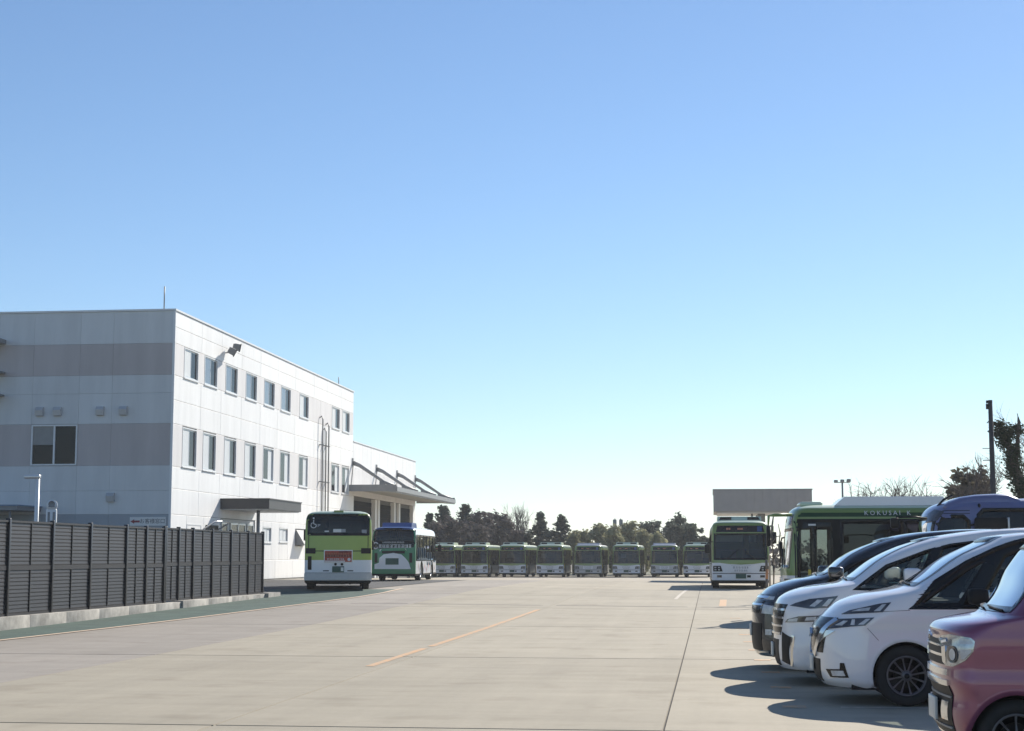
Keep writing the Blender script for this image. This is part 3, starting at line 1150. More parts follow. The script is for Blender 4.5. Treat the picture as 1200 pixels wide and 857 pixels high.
    # roof units
    if sp.get('ac'):
        for (xa, xb, ya, zh, m, pod) in sp['ac']:
            a = MB()
            prof = [(xa, -.02), (xa + .25, zh), (xb - .12, zh), (xb, -.02)]
            a.prism(prof, (0, 2 * ya, 0), (0, -ya, H))
            for v in range(3):
                xc = xa + (xb - xa) * (v + 1) / 4
                a.box(xc - .006, xc + .006, -ya - .004, ya + .004, H, H + zh + .006, 0)
            ao = a.build('roof_unit', [m, GREYMET], root)
            bv = ao.modifiers.new('b', 'BEVEL')
            bv.width = .05
            bv.segments = 2
            if pod:
                p = MB()
                for s in (-1, 1):
                    p.prism([(s * .35, H + .03), (s * (ya - .05), H + .03), (s * (ya - .12), H + zh - .03), (s * .35, H + zh - .03)], (.04, 0, 0), (xa + .08, 0, 0), (0, 1, 0), (0, 0, 1))
                p.build('intake_grille', BLACKP, root)
    return root, sh


def bus_rear(root, sh, sp):
    """rear details of the city bus"""
    L, W, H = sp['L'], sp['W'], sp['H']
    rx = L
    add_patch(root, 'engine_cover', sp['rpanel'], sh, 'rear', [(-W + .16, 1.48), (W - .16, 1.48), (W - .16, 2.03), (-W + .16, 2.03)], .012, .03, .1, 2)
    add_patch(root, 'cover_gap', BLACKP, sh, 'rear', [(-W + .13, 1.45), (W - .13, 1.45), (W - .13, 2.06), (-W + .13, 2.06)], .005, .02, .1, 2)
    sc = MB()
    rnd = random.Random(3)
    u = (0, 1, 0)
    pts = []
    for i in range(46):
        t = i / 45
        pts.append((rx - .03 + .0, -.42 + .84 * t, 1.80 + .035 * math.sin(t * 46) - .01 * math.sin(t * 17)))
    sc.tube(pts, .014, 4)
    for q in (-.4, .12):
        sc.tube([(rx - .03, q, 1.76), (rx - .03, q + .03, 1.87)], .02, 4)
    sc.build('script_lettering', BUSDK, root)
    for s in (-1, 1):
        tl = add_patch(root, 'tail_light', BUSDKLAMP, sh, 'rear', [(s * (W - .40), 1.37), (s * (W - .05), 1.37), (s * (W - .05), 1.57), (s * (W - .40), 1.57)], .03, .05, .02, 2)
        add_patch(root, 'reflector', BLACKP, sh, 'rear', [(s * .34, .715), (s * .56, .715), (s * .56, .75), (s * .34, .75)], .008, .02, .06, 1)
        add_patch(root, 'bumper_lamp', BUSSILVER, sh, 'rear', [(s * .72, .50), (s * .95, .50), (s * .95, .58), (s * .72, .58)], .03, .03, .06, 1)
    ad = add_patch(root, 'advert_frame', ALU, sh, 'rear', [(-.53, 1.03), (.53, 1.03), (.53, 1.5), (-.53, 1.5)], .03, .04, .1, 2)
    a2 = MB()
    a2.box(rx + .031, rx + .036, -.5, .5, 1.06, 1.47, 0)
    a2.box(rx + .037, rx + .040, -.48, .48, 1.24, 1.33, 1)
    a2.box(rx + .037, rx + .040, .02, .5, 1.41, 1.465, 1)
    a2.box(rx + .037, rx + .040, -.49, .25, 1.07, 1.11, 2)
    glyphs(a2, rnd, 10, .075, (rx + .041, -.02, 1.37), (0, 1, 0), (0, 0, 1), 3)
    glyphs(a2, rnd, 9, .085, (rx + .041, 0, 1.285), (0, 1, 0), (0, 0, 1), 3)
    glyphs(a2, rnd, 8, .07, (rx + .041, -.1, 1.165), (0, 1, 0), (0, 0, 1), 2)
    a2.lathe([(.0001, .041), (.06, .041)], 12, 2, 'x', (rx, .4, 1.15))
    a2.build('advert_print', [AD_RED, AD_DK, PAPER, LED], ad, fix=False)
    p = MB()
    p.bbox(rx - .02, rx + .025, -.22, .22, .68, .9, .006, 0)
    p.box(rx + .026, rx + .028, .1, .2, .72, .86, 1)
    p.build('number_plate', [PLATE, PLATEW], root)
    for s in (-.1, .14):
        kn = MB()
        kn.lathe([(.05, 0), (.05, .04), (.0001, .045)], 12, 0, 'x', (rx, s, .975))
        kn.build('cover_latch', BLACKP, root)
    gr = add_patch(root, 'vent_grille', BLACKP, sh, 'rear', [(-W + .12, .77), (-W + .26, .77), (-W + .26, 1.27), (-W + .12, 1.27)], .006, .02, .05, 2)
    bp = add_patch(root, 'rear_bumper', BUSSILVER, sh, 'rear', [(-W + .01, .40), (W - .01, .40), (W - .01, .64), (-W + .01, .64)], .022, .03, .06, 2)
    gap = add_patch(root, 'bumper_gap', BLACKP, sh, 'rear', [(-W + .03, .648), (W - .03, .648), (W - .03, .664), (-W + .03, .664)], .005, .02, .06, 1)
    ch = MB()
    ch.box(L - .5, L - .42, -.62, .25, .22, .30, 0)
    ch.box(L - .3, L - .1, -W + .12, W - .12, .3, .4, 1)
    ch.tube([(L - .6, .45, .28), (L - .15, .45, .27)], .05, 8, 1)
    ch.build('crossmember', [ALU, BLACKP], root)
    # stickers in the back window
    st = MB()
    X = sh.XR(0, 2.3) + .006
    for y0, y1, zz0, zz1, mi in ((-.2, .1, 2.16, 2.28, 0), (.1, .26, 2.16, 2.28, 1), (.86, 1.05, 2.12, 2.26, 1), (-.52, -.36, 2.17, 2.22, 0)):
        if abs(y1) > .8:
            xx = sh.XR(1.0, 2.2) + .006
        else:
            xx = sh.XR(max(abs(y0), abs(y1)), 2.2) + .012
        st.box(xx, xx + .004, y0, y1, zz0, zz1, mi)
    xx = sh.XR(.95, 2.45) + .012
    st.tube([(xx, -.93, 2.62), (xx, -.93, 2.48), (xx, -.84, 2.44)], .018, 5, 0)
    st.tube([(xx, -.93 + .1 * math.cos(t), 2.42 + .1 * math.sin(t)) for t in np.linspace(1.9, 6.6, 12)], .016, 5, 0)
    st.lathe([(.0001, 0), (.035, 0)], 10, 0, 'x', (xx, -.93, 2.68))
    st.box(xx, xx + .004, -.78, -.68, 2.36, 2.46, 1)
    st.build('window_sticker', [PAPER, SIGNGREY], root, fix=False)
    lp = MB()
    lp.bbox(L - .5, L - .2, -.18, .18, H - .06, H + .03, .02, 0)
    lp.build('roof_lamp', BUSGREEN, root)

# ================================================================== SETTING
def grid_sheet(name, m, x0, x1, y0, y1, nx, ny, dz, kind=True, parent=None):
    mb = MB()
    vs = []
    for j in range(ny + 1):
        for i in range(nx + 1):
            x, y = x0 + (x1 - x0) * i / nx, y0 + (y1 - y0) * j / ny
            vs.append((x, y, gz(x, y) + dz))
    w = nx + 1
    mb.add(vs, [(j * w + i, j * w + i + 1, (j + 1) * w + i + 1, (j + 1) * w + i) for j in range(ny) for i in range(nx)], 0, True)
    o = mb.build(name, m, parent, fix=False)
    if kind:
        struct(o)
    return o


# terrain to the horizon
mb = MB()
ys = [-300, -60, -10] + list(np.arange(0, 200, 6)) + [230, 300, 500, 900, 1800]
xs = [-1500, -600, -250, -120] + list(np.arange(-90, 91, 6)) + [120, 250, 600, 1500]
vs = [(float(x), float(y), gz(x, y) - .10) for y in ys for x in xs]
w = len(xs)
mb.add(vs, [(j * w + i, j * w + i + 1, (j + 1) * w + i + 1, (j + 1) * w + i) for j in range(len(ys) - 1) for i in range(w - 1)], 0, True)
ground = struct(mb.build('ground', SOIL, None, fix=False))

yard = grid_sheet('yard', JOINT, -13.3, 30, -5, 89, 22, 48, -.016)
XJ = [-13.25, -8.98, -4.73, -.46, 3.8, 8.05, 12.3, 16.55, 20.8]
YJ = [-5.7, 4.8, 15.3, 25.8, 36.3, 46.8, 57.3, 67.8, 78.3, 88.8]
for i in range(len(XJ) - 1):
    for j in range(len(YJ) - 1):
        g, gy = .013, .032
        x0, x1, y0, y1 = XJ[i] + g, XJ[i + 1] - g, YJ[j] + gy, YJ[j + 1] - gy
        if x0 > .35 * y1 + 6:
            continue
        mb = MB()
        nx, ny = 2, 6
        vs = []
        rim = []
        for b in range(ny + 1):
            for a in range(nx + 1):
                x, y = x0 + (x1 - x0) * a / nx, y0 + (y1 - y0) * b / ny
                vs.append((x, y, gz(x, y)))
                if a in (0, nx) or b in (0, ny):
                    rim.append((a, b))
        w = nx + 1
        mb.add(vs, [(b * w + a, b * w + a + 1, (b + 1) * w + a + 1, (b + 1) * w + a) for b in range(ny) for a in range(nx)], 0, False)
        loop = [(a, 0) for a in range(nx + 1)] + [(nx, b) for b in range(1, ny + 1)] + [(a, ny) for a in range(nx - 1, -1, -1)] + [(0, b) for b in range(ny - 1, 0, -1)]
        up = [vs[b * w + a] for a, b in loop]
        cx, cy = (x0 + x1) / 2, (y0 + y1) / 2
        dn = [(p[0] + (.008 if p[0] > cx else -.008) * (abs(p[0] - cx) > 1.9), p[1] + (.008 if p[1] > cy else -.008) * (abs(p[1] - cy) > 5), p[2] - .03) for p in up]
        m = len(loop)
        mb.add(up + dn, [(k, (k + 1) % m, m + (k + 1) % m, m + k) for k in range(m)], 0, False)
        mb.build('concrete_slab', CONC_OLD if i == 0 else CONC, yard, fix=False)
struct(grid_sheet('concrete_apron', CONC2, -24.0, 60, 88.83, 172, 14, 20, 0))
grid_sheet('side_yard', CONC2, 20.82, 60, -5, 88.8, 10, 20, 0)
grid_sheet('forecourt', ASPH, -24.15, -13.32, 53.9, 88.8, 8, 14, .004)
grid_sheet('parking_lot', ASPH, -60, -15.1, 5, 71.2, 12, 14, -.03)


def ribbon(name, m, pts, wid, dz):
    """painted line on the ground: centre line points, width"""
    mb = MB()
    vs = []
    fine = []
    for a, b in zip(pts[:-1], pts[1:]):
        k = max(1, int(math.dist(a, b) / 2))
        for i in range(k):
            fine.append((a[0] + (b[0] - a[0]) * i / k, a[1] + (b[1] - a[1]) * i / k))
    fine.append(pts[-1])
    for i, p in enumerate(fine):
        a, b = fine[max(0, i - 1)], fine[min(len(fine) - 1, i + 1)]
        l = math.dist(a, b)
        nx, ny = -(b[1] - a[1]) / l, (b[0] - a[0]) / l
        for s in (-.5, .5):
            x, y = p[0] + nx * wid * s, p[1] + ny * wid * s
            vs.append((x, y, gz(x, y) + dz))
    mb.add(vs, [(2 * i, 2 * i + 1, 2 * i + 3, 2 * i + 2) for i in range(len(fine) - 1)])
    return struct(mb.build(name, m, None, fix=False))


# green strip beside the fence kerb, its edge line
gl_pts = [(-14.4, 5), (-13.27, 29.4), (-12.24, 44.9), (-11.75, 54), (-11.7, 58), (-12.0, 63)]
mb = MB()
vs = []
yy = np.arange(5, 63.1, 1.5)
for y in yy:
    xe = float(np.interp(y, [p[1] for p in gl_pts], [p[0] for p in gl_pts]))
    xw = -15.0 if y < 54 else -15.0 - (y - 54) * .25
    for k in range(4):
        x = xw + (xe - xw) * k / 3
        vs.append((x, y, gz(x, y) + .008))
mb.add(vs, [(j * 4 + i, j * 4 + i + 1, j * 4 + i + 5, j * 4 + i + 4) for j in range(len(yy) - 1) for i in range(3)], 0, True)
struct(mb.build('green_strip', GREEN_ASPH, None, fix=False))
ribbon('edge_line', worn_paint_mat("pale orange edge paint", (0.66, 0.50, 0.36), (0.46, 0.38, 0.30), .35), gl_pts, .14, .012)
ribbon('lane_line', ORANGE, [(-4.97, 23.6), (-4.94, 28.1)], .13, .004)
ribbon('lane_line', ORANGE, [(-4.93, 28.6), (-4.80, 45.5)], .13, .004)
for x0 in (-13.0, -8.9, -4.6, -.3, 3.9):
    ribbon('drain_slot', mat('drain grating', (.05, .05, .05), .7), [(x0, 48.7), (x0 + 3.9, 48.7)], .16, .003)
for k in range(12):
    y0 = 11.05 + 2.6 * k + (0 if k else 0)
    ribbon('stall_line', ORANGE, [(.80 - .012 * (y0 - 11), y0 + 1.62), (1.05 - .012 * (y0 - 11), y0 + 1.62)], .28, .004)
    ribbon('stall_line', WHITE_LINE, [(1.35, y0 + 1.62), (6.2, y0 + 1.62)], .10, .004)
ribbon('stall_line', ORANGE, [(.33, 49.5), (.40, 55.5)], .22, .004)
ribbon('stall_line', WHITE_LINE, [(-1.2, 55.5), (-1.0, 70)], .12, .004)

# ================================================================== OFFICE BUILDING
XB, YB, YM, YE = -24.2, 71.1, 108.75, 132.6       # lit face, near end, step, far end
bld = thing('office_building', 'long white three storey office building with taupe bands and rows of sliding windows', 'building', (XB, YB, gz(XB, YB)))
bz = gz(XB, YB)


def W3(x, y, z):            # world -> building local
    return (x - XB, y - YB, z - bz)


mb = MB()
mb.box(-22, -.10, .10, YM - YB - .05, -.4, 12.62 - bz)
mb.build('wall', GAP, bld)
ZB = [.35, 1.40, 3.49, 5.66, 7.61, 9.83, 11.3, 12.05, 12.78]   # panel row heights (world z)
U = [(72.52, 74.63), (75.6, 77.67), (79.07, 81.15), (82.68, 84.78), (86.23, 88.38), (89.77, 91.91), (94.01, 96.19), (102.38, 104.59), (105.4, 107.55)]
mids = [YB + .02] + [(U[i][1] + U[i + 1][0]) / 2 for i in range(6)] + [97.6, 101.0] + [(104.59 + 105.4) / 2, YM]
G = .007
canopy_y = (78.7, 84.9)
ground_wins = [(86.44, 88.2, 2.35, 3.2), (89.85, 91.75, 2.4, 3.2), (93.43, 95.5, 2.2, 3.2)]
pmesh = {}


def lit_panel(y0, y1, z0, z1, m):
    key = (round(y1 - y0, 3), round(z1 - z0, 3), m.name)
    if key not in pmesh:
        q = MB()
        w, h = y1 - y0, z1 - z0
        c = .012
        # slightly chamfered sheet, proud of the wall
        q.add([(-.10, G, G), (-.10, w - G, G), (-.10, w - G, h - G), (-.10, G, h - G), (-c, G, G), (-c, w - G, G), (-c, w - G, h - G), (-c, G, h - G),
               (0, G + c, G + c), (0, w - G - c, G + c), (0, w - G - c, h - G - c), (0, G + c, h - G - c)],
              [(0, 1, 5, 4), (1, 2, 6, 5), (2, 3, 7, 6), (3, 0, 4, 7), (4, 5, 9, 8), (5, 6, 10, 9), (6, 7, 11, 10), (7, 4, 8, 11), (8, 9, 10, 11)])
        pmesh[key] = q.mesh('wall_panel', m)
        bm = bmesh.new()
        bm.from_mesh(pmesh[key])
        bmesh.ops.recalc_face_normals(bm, faces=bm.faces)
        bm.to_mesh(pmesh[key])
        bm.free()
    link('wall_panel', pmesh[key], bld, W3(XB, y0, z0))


for r in range(len(ZB) - 1):
    z0, z1 = ZB[r], ZB[r + 1]
    if r in (3, 5):          # window bands: piers between the windows
        edges = [YB + .02] + [v for p in U for v in p] + [YM]
        for k in range(0, len(edges), 2):
            a, b = edges[k], edges[k + 1]
            if b - a > 4:
                lit_panel(a, (a + b) / 2, z0, z1, PANEL_B)
                lit_panel((a + b) / 2, b, z0, z1, PANEL_B)
            elif b - a > .1:
                lit_panel(a, b, z0, z1, PANEL_B)
    elif r == 4:
        zm = 8.7
        for a, b in zip(mids[:-1], mids[1:]):
            lit_panel(a, b, z0, zm, PANEL_W)
            lit_panel(a, b, zm, z1, PANEL_W)
    elif r == 2:
        zm = 4.66
        for a, b in zip(mids[:-1], mids[1:]):
            lit_panel(a, b, zm, z1, PANEL_W)
            lit_panel(a, b, z0, zm, PANEL_W)
    elif r == 1:
        cuts = [YB + .02, 73.4, 76.0, 78.7]
        for a, b in zip(cuts[:-1], cuts[1:]):
            lit_panel(a, b, z0, z1, PANEL_W)
        cuts = [84.9] + [v for g in ground_wins for v in g[:2]] + [99.2, 103, YM]
        for k in range(len(cuts) - 1):
            a, b = cuts[k], cuts[k + 1]
            gw = [g for g in ground_wins if abs(g[0] - a) < .01]
            if gw:
                lit_panel(a, b, z0, gw[0][2], PANEL_W)
                lit_panel(a, b, gw[0][3], z1, PANEL_W)
            else:
                lit_panel(a, b, z0, z1, PANEL_W)
    else:
        for a, b in zip(mids[:-1], mids[1:]):
            if r == 0 and 77 < (a + b) / 2 < 86.5:
                continue
            lit_panel(a, b, z0, z1, PANEL_W)


def lit_window(y0, y1, z0, z1, left, right, parent=bld):
    """sliding window in the lit face: frame, two sashes"""
    f = MB()
    w, h = y1 - y0, z1 - z0
    t = .055
    f.box(-.09, .015, 0, t, 0, h)
    f.box(-.09, .015, w - t, w, 0, h)
    f.box(-.09, .015, t, w - t, 0, t)
    f.box(-.09, .015, t, w - t, h - t, h)
    f.box(-.02, .06, -.03, w + .03, -.05, -.004)
    fo = f.build('window', WHITEMET, parent, loc=W3(XB, y0, z0))
    s = MB()
    for a, b, x in ((t, w * .53, -.045), (w * .49, w - t, -.07)):
        s.box(x - .012, x + .012, a, a + .05, t, h - t)
        s.box(x - .012, x + .012, b - .05, b, t, h - t)
        s.box(x - .012, x + .012, a + .05, b - .05, t, t + .05)
        s.box(x - .012, x + .012, a + .05, b - .05, h - t - .05, h - t)
    s.build('sash', ALU, fo)
    for (a, b, x), m in zip(((t + .05, w * .53 - .05, -.046), (w * .49 + .05, w - t - .05, -.072)), (left, right)):
        p = MB()
        p.box(x - .004, x + .004, a, b, t + .05, h - t - .05)
        p.build('pane', m, fo)
    return fo


for k, (a, b) in enumerate(U):
    c0 = BLIND if k in (0, 6, 7, 8) else SKYGLASS
    w1 = lit_window(a, b, ZB[5] + .03, ZB[6] - .03, c0, BLDGLASS)
    c0, c1 = (BLIND, BLDGLASS) if k < 4 else (BLDGLASS, BLIND)
    w2 = lit_window(a, b, ZB[3] + .06, ZB[4] - .06, c0, c1)
for a, b, z0, z1 in ground_wins[:2]:
    lit_window(a, b, z0, z1, BLIND, BLIND)
# vent hood beside the rear of the bus, third ground opening
a, b, z0, z1 = ground_wins[2]
mb = MB()
mb.prism([(-.06, z1 - .06 - bz), (.05, z1 - .06 - bz), (.55, z0 + .1 - bz), (.55, z0 + .05 - bz), (-.06, z0 + .05 - bz)], (0, b - a - .1, 0), (0, a + .05 - YB, 0))
mb.build('vent_cowl', GREYMET, bld)

# parapet cap, corner trim
mb = MB()
mb.box(-22.1, .05, -.05, YM - YB + .03, 12.785 - bz, 12.87 - bz)
mb.build('parapet_cap', WHITEMET, bld)
mb = MB()
mb.box(-.08, .03, -.03, .019, -.2, 12.78 - bz)
mb.build('corner_trim', WHITEMET, bld)
mb = MB()
mb.box(-.12, -.02, 13.9, YM - YB - .1, -.3, .33 - bz)
mb.build('plinth', KERB, bld)

# shaded end face: bands of panels
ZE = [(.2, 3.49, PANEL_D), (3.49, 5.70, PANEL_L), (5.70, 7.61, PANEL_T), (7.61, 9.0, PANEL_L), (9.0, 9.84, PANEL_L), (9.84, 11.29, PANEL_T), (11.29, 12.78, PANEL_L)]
xe = [-22.0, -18.6, -15.2, -11.8, -8.4, -6.705, -4.475, -2.9, -.085]
emesh = {}


def end_panel(x0, x1, z0, z1, m):
    key = (round(x1 - x0, 3), round(z1 - z0, 3), m.name)
    if key not in emesh:
        q = MB()
        w, h = x1 - x0, z1 - z0
        g, c = .0025, .005
        q.add([(g, .10, g), (w - g, .10, g), (w - g, .10, h - g), (g, .10, h - g), (g, c, g), (w - g, c, g), (w - g, c, h - g), (g, c, h - g),
               (g + c, 0, g + c), (w - g - c, 0, g + c), (w - g - c, 0, h - g - c), (g + c, 0, h - g - c)],
              [(0, 1, 5, 4), (1, 2, 6, 5), (2, 3, 7, 6), (3, 0, 4, 7), (4, 5, 9, 8), (5, 6, 10, 9), (6, 7, 11, 10), (7, 4, 8, 11), (8, 9, 10, 11)])
        me = q.mesh('end_panel', m)
        bm = bmesh.new()
        bm.from_mesh(me)
        bmesh.ops.recalc_face_normals(bm, faces=bm.faces)
        bm.to_mesh(me)
        bm.free()
        emesh[key] = me
    link('wall_panel', emesh[key], bld, (x0, 0, z0 - bz))


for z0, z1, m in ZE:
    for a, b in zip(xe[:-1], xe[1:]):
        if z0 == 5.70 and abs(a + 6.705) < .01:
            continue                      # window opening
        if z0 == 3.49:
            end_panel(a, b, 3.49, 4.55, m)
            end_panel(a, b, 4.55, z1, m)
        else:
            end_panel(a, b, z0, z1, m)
f = MB()
a, b, z0, z1 = -6.69, -4.49, 5.72 - bz, 7.59 - bz
t = .07
f.box(a, a + t, -.03, .09, z0, z1)
f.box(b - t, b, -.03, .09, z0, z1)
f.box(a + t, b - t, -.03, .09, z0, z0 + t)
f.box(a + t, b - t, -.03, .09, z1 - t, z1)
f.box((a + b) / 2 - .04, (a + b) / 2 + .04, -.02, .085, z0 + t, z1 - t)
fo = f.build('window', WHITEMET, bld)
p = MB()
p.box(a + t, (a + b) / 2 - .04, .04, .05, z0 + t, z0 + .95)
p.build('pane', BLDGLASS, fo)
p = MB()
p.box(a + t, (a + b) / 2 - .04, .035, .05, z0 + .953, z1 - t)
p.build('blind', mat("grey blind", (.30, .30, .29), .8), fo)
p = MB()
p.box((a + b) / 2 + .04, b - t, .05, .06, z0 + t, z1 - t)
p.build('pane', BLDGLASS, fo)
for x, z in ((-30.51, 8.2), (-29.65, 8.2), (-27.62, 8.2), (-26.52, 8.2), (-27.01, 4.26)):
    q = MB()
    lx = x - XB
    q.prism([(0, z - .2 - bz), (-.16, z - .2 - bz), (-.2, z + .05 - bz), (-.12, z + .2 - bz), (0, z + .2 - bz)], (.36, 0, 0), (lx - .18, -.002, 0), (0, 1, 0), (0, 0, 1))
    q.box(lx - .15, lx + .15, -.14, -.03, z - .204 - bz, z - .2 - bz, 1)
    q.build('vent_hood', [mat("vent hood steel", (.52, .52, .52), .4, .3), BLACKP], bld)
# sign by the corner, low wing roof and stair at the left edge
sg = MB()
sg.box(-1.88, -.2, -.045, -.004, 2.97 - bz, 3.36 - bz, 0)
so = sg.build('sign_panel', PAPER, bld)
tx = MB()
text_mesh(tx, 'お客様窓口', .24, (-.82, -.046, 3.16 - bz), (1, 0, 0), (0, 0, 1), 0, .003)
tx.prism([(-.30, 0), (-.12, .10), (-.12, .045), (.14, .045), (.14, -.045), (-.12, -.045), (-.12, -.10)], (0, -.004, 0), (-1.55, -.046, 3.16 - bz), mi=1)
tx.build('sign_lettering', [mat("black lettering", (.02, .02, .03), .6), mat("red arrow", (.25, .03, .04), .6)], so, fix=False)
q = MB()
q.box(-12, -6.1, -2.6, -.01, 3.62 - bz, 3.80 - bz, 0)
q.box(-12, -6.05, -2.65, -.005, 3.802 - bz, 3.86 - bz, 1)
q.tube([(-6.5, -2.4, -.3), (-6.5, -2.4, 3.6 - bz)], .05, 8, 0)
q.build('porch_roof', [GREYMET, mat("blue grey roof sheet", (.17, .24, .34), .5)], bld)
q = MB()
for z in (9.0, 10.05):
    q.box(-10.5, -8.05, -1.3, -.01, z - .08 - bz, z - bz)
for x in (-8.1, -8.6, -9.1, -9.6):
    for k in range(2):
        q.tube([(x, -1.28, 9.0 - bz), (x, -1.28, 10.05 - bz)], .02, 5)
q.box(-10.5, -8.05, -1.32, -1.26, 10.0 - bz, 10.06 - bz)
q.box(-10.5, -8.06, -1.2, -.01, 11.35 - bz, 11.55 - bz)
q.build('balcony', GREYMET, bld)

# aerials, pipes
for x, y, z0, z1 in ((-.68, .4, 12.8, 13.98), (-.12, 33.57, 12.8, 13.4)):
    q = MB()
    q.tube([(x, y, z0 - bz), (x, y, z1 - bz)], .03, 6)
    q.build('lightning_rod', GREYMET, bld)
for y, z1 in ((99.1, 10.2), (100.0, 9.5), (100.75, 9.9)):
    q = MB()
    ly = y - YB
    q.tube([(-.05, ly, z1 - bz + .0), (.12, ly, z1 + .12 - bz), (.2, ly, z1 - .1 - bz), (.2, ly, .3 - bz)], .048, 8)
    for z in (8.5, 6.2, 4.0, 2.0):
        q.box(-.01, .27, ly - .09, ly + .09, z - bz, z + .06 - bz)
    q.build('drain_pipe', GREYMET, bld)

# entrance recess, doors and canopy
er = thing('x', '', '', (0, 0, 0))
bpy.data.objects.remove(er)
q = MB()
q.box(-.095, -.06, 78.75 - YB, 84.85 - YB, .2 - bz, 3.46 - bz, 0)
q.build('entrance_wall', PANEL_L, bld)
for k, (a, b) in enumerate(((78.95, 80.0), (80.5, 81.8), (81.85, 83.1), (83.5, 84.6))):
    dd = MB()
    la, lb = a - YB, b - YB
    dd.box(-.058, .0, la, la + .07, .25 - bz, 3.28 - bz)
    dd.box(-.058, .0, lb - .07, lb, .25 - bz, 3.28 - bz)
    dd.box(-.058, .0, la + .07, lb - .07, 3.2 - bz, 3.28 - bz)
    dd.box(-.058, .0, la + .07, lb - .07, .25 - bz, .34 - bz)
    do = dd.build('entrance_door', ALU, bld)
    gp = MB()
    gp.box(-.04, -.03, la + .07, lb - .07, .34 - bz, 3.2 - bz)
    gp.build('pane', BLDGLASS, do)
q = MB()
q.box(.0, 2.5, 78.6 - YB, 84.95 - YB, 3.94 - bz, 4.40 - bz, 0)
q.box(.0, 2.54, 78.56 - YB, 84.99 - YB, 4.402 - bz, 4.46 - bz, 0)
q.box(.05, 2.4, 78.7 - YB, 84.85 - YB, 3.9 - bz, 3.938 - bz, 1)
q.build('entrance_canopy', [DARKMET, PANEL_L], bld)
q = MB()
q.tube([(1.5, 80.2 - YB, -.2), (1.5, 80.2 - YB, 3.895 - bz)], .09, 10)
q.build('canopy_column', GREYMET, bld)
# hooded window and duct left of the entrance
q = MB()
q.tube([(.0, 76.0 - YB, 2.9 - bz), (.5, 76.0 - YB, 3.2 - bz), (.62, 76.3 - YB, 3.28 - bz), (.62, 78.0 - YB, 3.28 - bz), (.5, 78.3 - YB, 3.2 - bz), (.0, 78.3 - YB, 2.9 - bz)], .04, 8)
q.build('duct_pipe', ALU, bld)
lit_window(73.45, 75.6, 2.1, 3.1, BLIND, BLIND)
dk = MB()
dk.box(-.005, .06, 76.3 - YB, 78.2 - YB, 1.3 - bz, 3.1 - bz)
dk.build('service_louvre', BLACKP, bld)

# far lower wing with the workshop canopy
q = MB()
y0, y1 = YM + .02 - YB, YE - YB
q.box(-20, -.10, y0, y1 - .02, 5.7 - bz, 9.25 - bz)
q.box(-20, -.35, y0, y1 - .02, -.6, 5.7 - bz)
q.build('wing_wall', mat('shade-darkened wing render', (.16, .16, .155), .8), bld)  # wall colour darkened to hold the shade beneath the canopy
wy = list(np.linspace(YM + .04, YE, 9))
for a, b in zip(wy[:-1], wy[1:]):
    lit_panel(a, b, 7.6, 9.38, PANEL_W)
    lit_panel(a, b, 5.72, 7.6, PANEL_B)
q = MB()
q.box(-20.1, .05, y0 + .02, y1 + .04, 9.385 - bz, 9.46 - bz)
q.build('parapet_cap', WHITEMET, bld)
bays = [(YM + .5, 116.4), (118.2, 123.6), (126.2, 131.6)]
for a, b in bays:
    q = MB()
    n = 16
    for k in range(n):
        z = .15 + k * 5.3 / n
        q.box(-.34, -.30 + .012 * (k % 2), a - YB, b - YB, z - bz, z + 5.3 / n - .012 - bz)
    q.build('roller_shutter', DARKOPEN, bld)
for a, b in ((YM + .02, YM + .45), (116.45, 117.0), (117.6, 118.15), (123.65, 124.2), (125.6, 126.15), (131.65, YE)):
    q = MB()
    q.box(-.34, -.02, a - YB, b - YB, -.3, 5.7 - bz)
    q.build('bay_pillar', PANEL_W, bld)
for a, b in ((117.02, 117.58), (124.22, 125.58)):
    q = MB()
    q.box(-.34, -.2, a - YB, b - YB, -.3, 5.7 - bz)
    q.build('bay_pillar', GREYMET, bld)
q = MB()
ya, yb = 107.6 - YB, 132.9 - YB
q.prism([(.02, 6.12), (3.25, 5.86), (3.25, 6.14), (3.0, 6.22), (.02, 6.34)], (0, yb - ya, 0), (0, ya, -bz), mi=0)
q.build('workshop_canopy', mat('canopy soffit sheet', (.36, .36, .345), .6), bld)
q = MB()
q.box(3.255, 3.32, ya - .03, yb + .03, 5.95 - bz, 6.25 - bz, 0)
q.box(.02, 3.25, ya - .06, ya - .004, 5.95 - bz, 6.40 - bz, 0)
q.box(.02, 3.25, yb + .004, yb + .06, 5.95 - bz, 6.40 - bz, 0)
q.build('canopy_fascia', GREYMET, bld)
for k, y in enumerate((108.6, 116.6, 124.5, 132.4)):
    q = MB()
    ly = y - YB
    q.tube([(0, ly, 7.95 - bz), (.5, ly, 7.75 - bz), (2.2, ly, 6.62 - bz), (3.1, ly, 6.3 - bz)], [.16, .13, .10, .10], 8)
    q.box(-.01, .06, ly - .2, ly + .2, 7.7 - bz, 8.25 - bz)
    q.prism([(1.9, 6.78), (2.3, 6.5), (2.3, 6.3), (1.9, 6.3)], (0, .12, 0), (0, ly - .06, -bz))
    q.build('canopy_strut', GREYMET, bld)
    q = MB()
    q.tube([(.03, ly + .1, 7.7 - bz), (.03, ly - .5, 6.3 - bz)], .025, 5)
    q.build('stay_wire', GREYMET, bld)

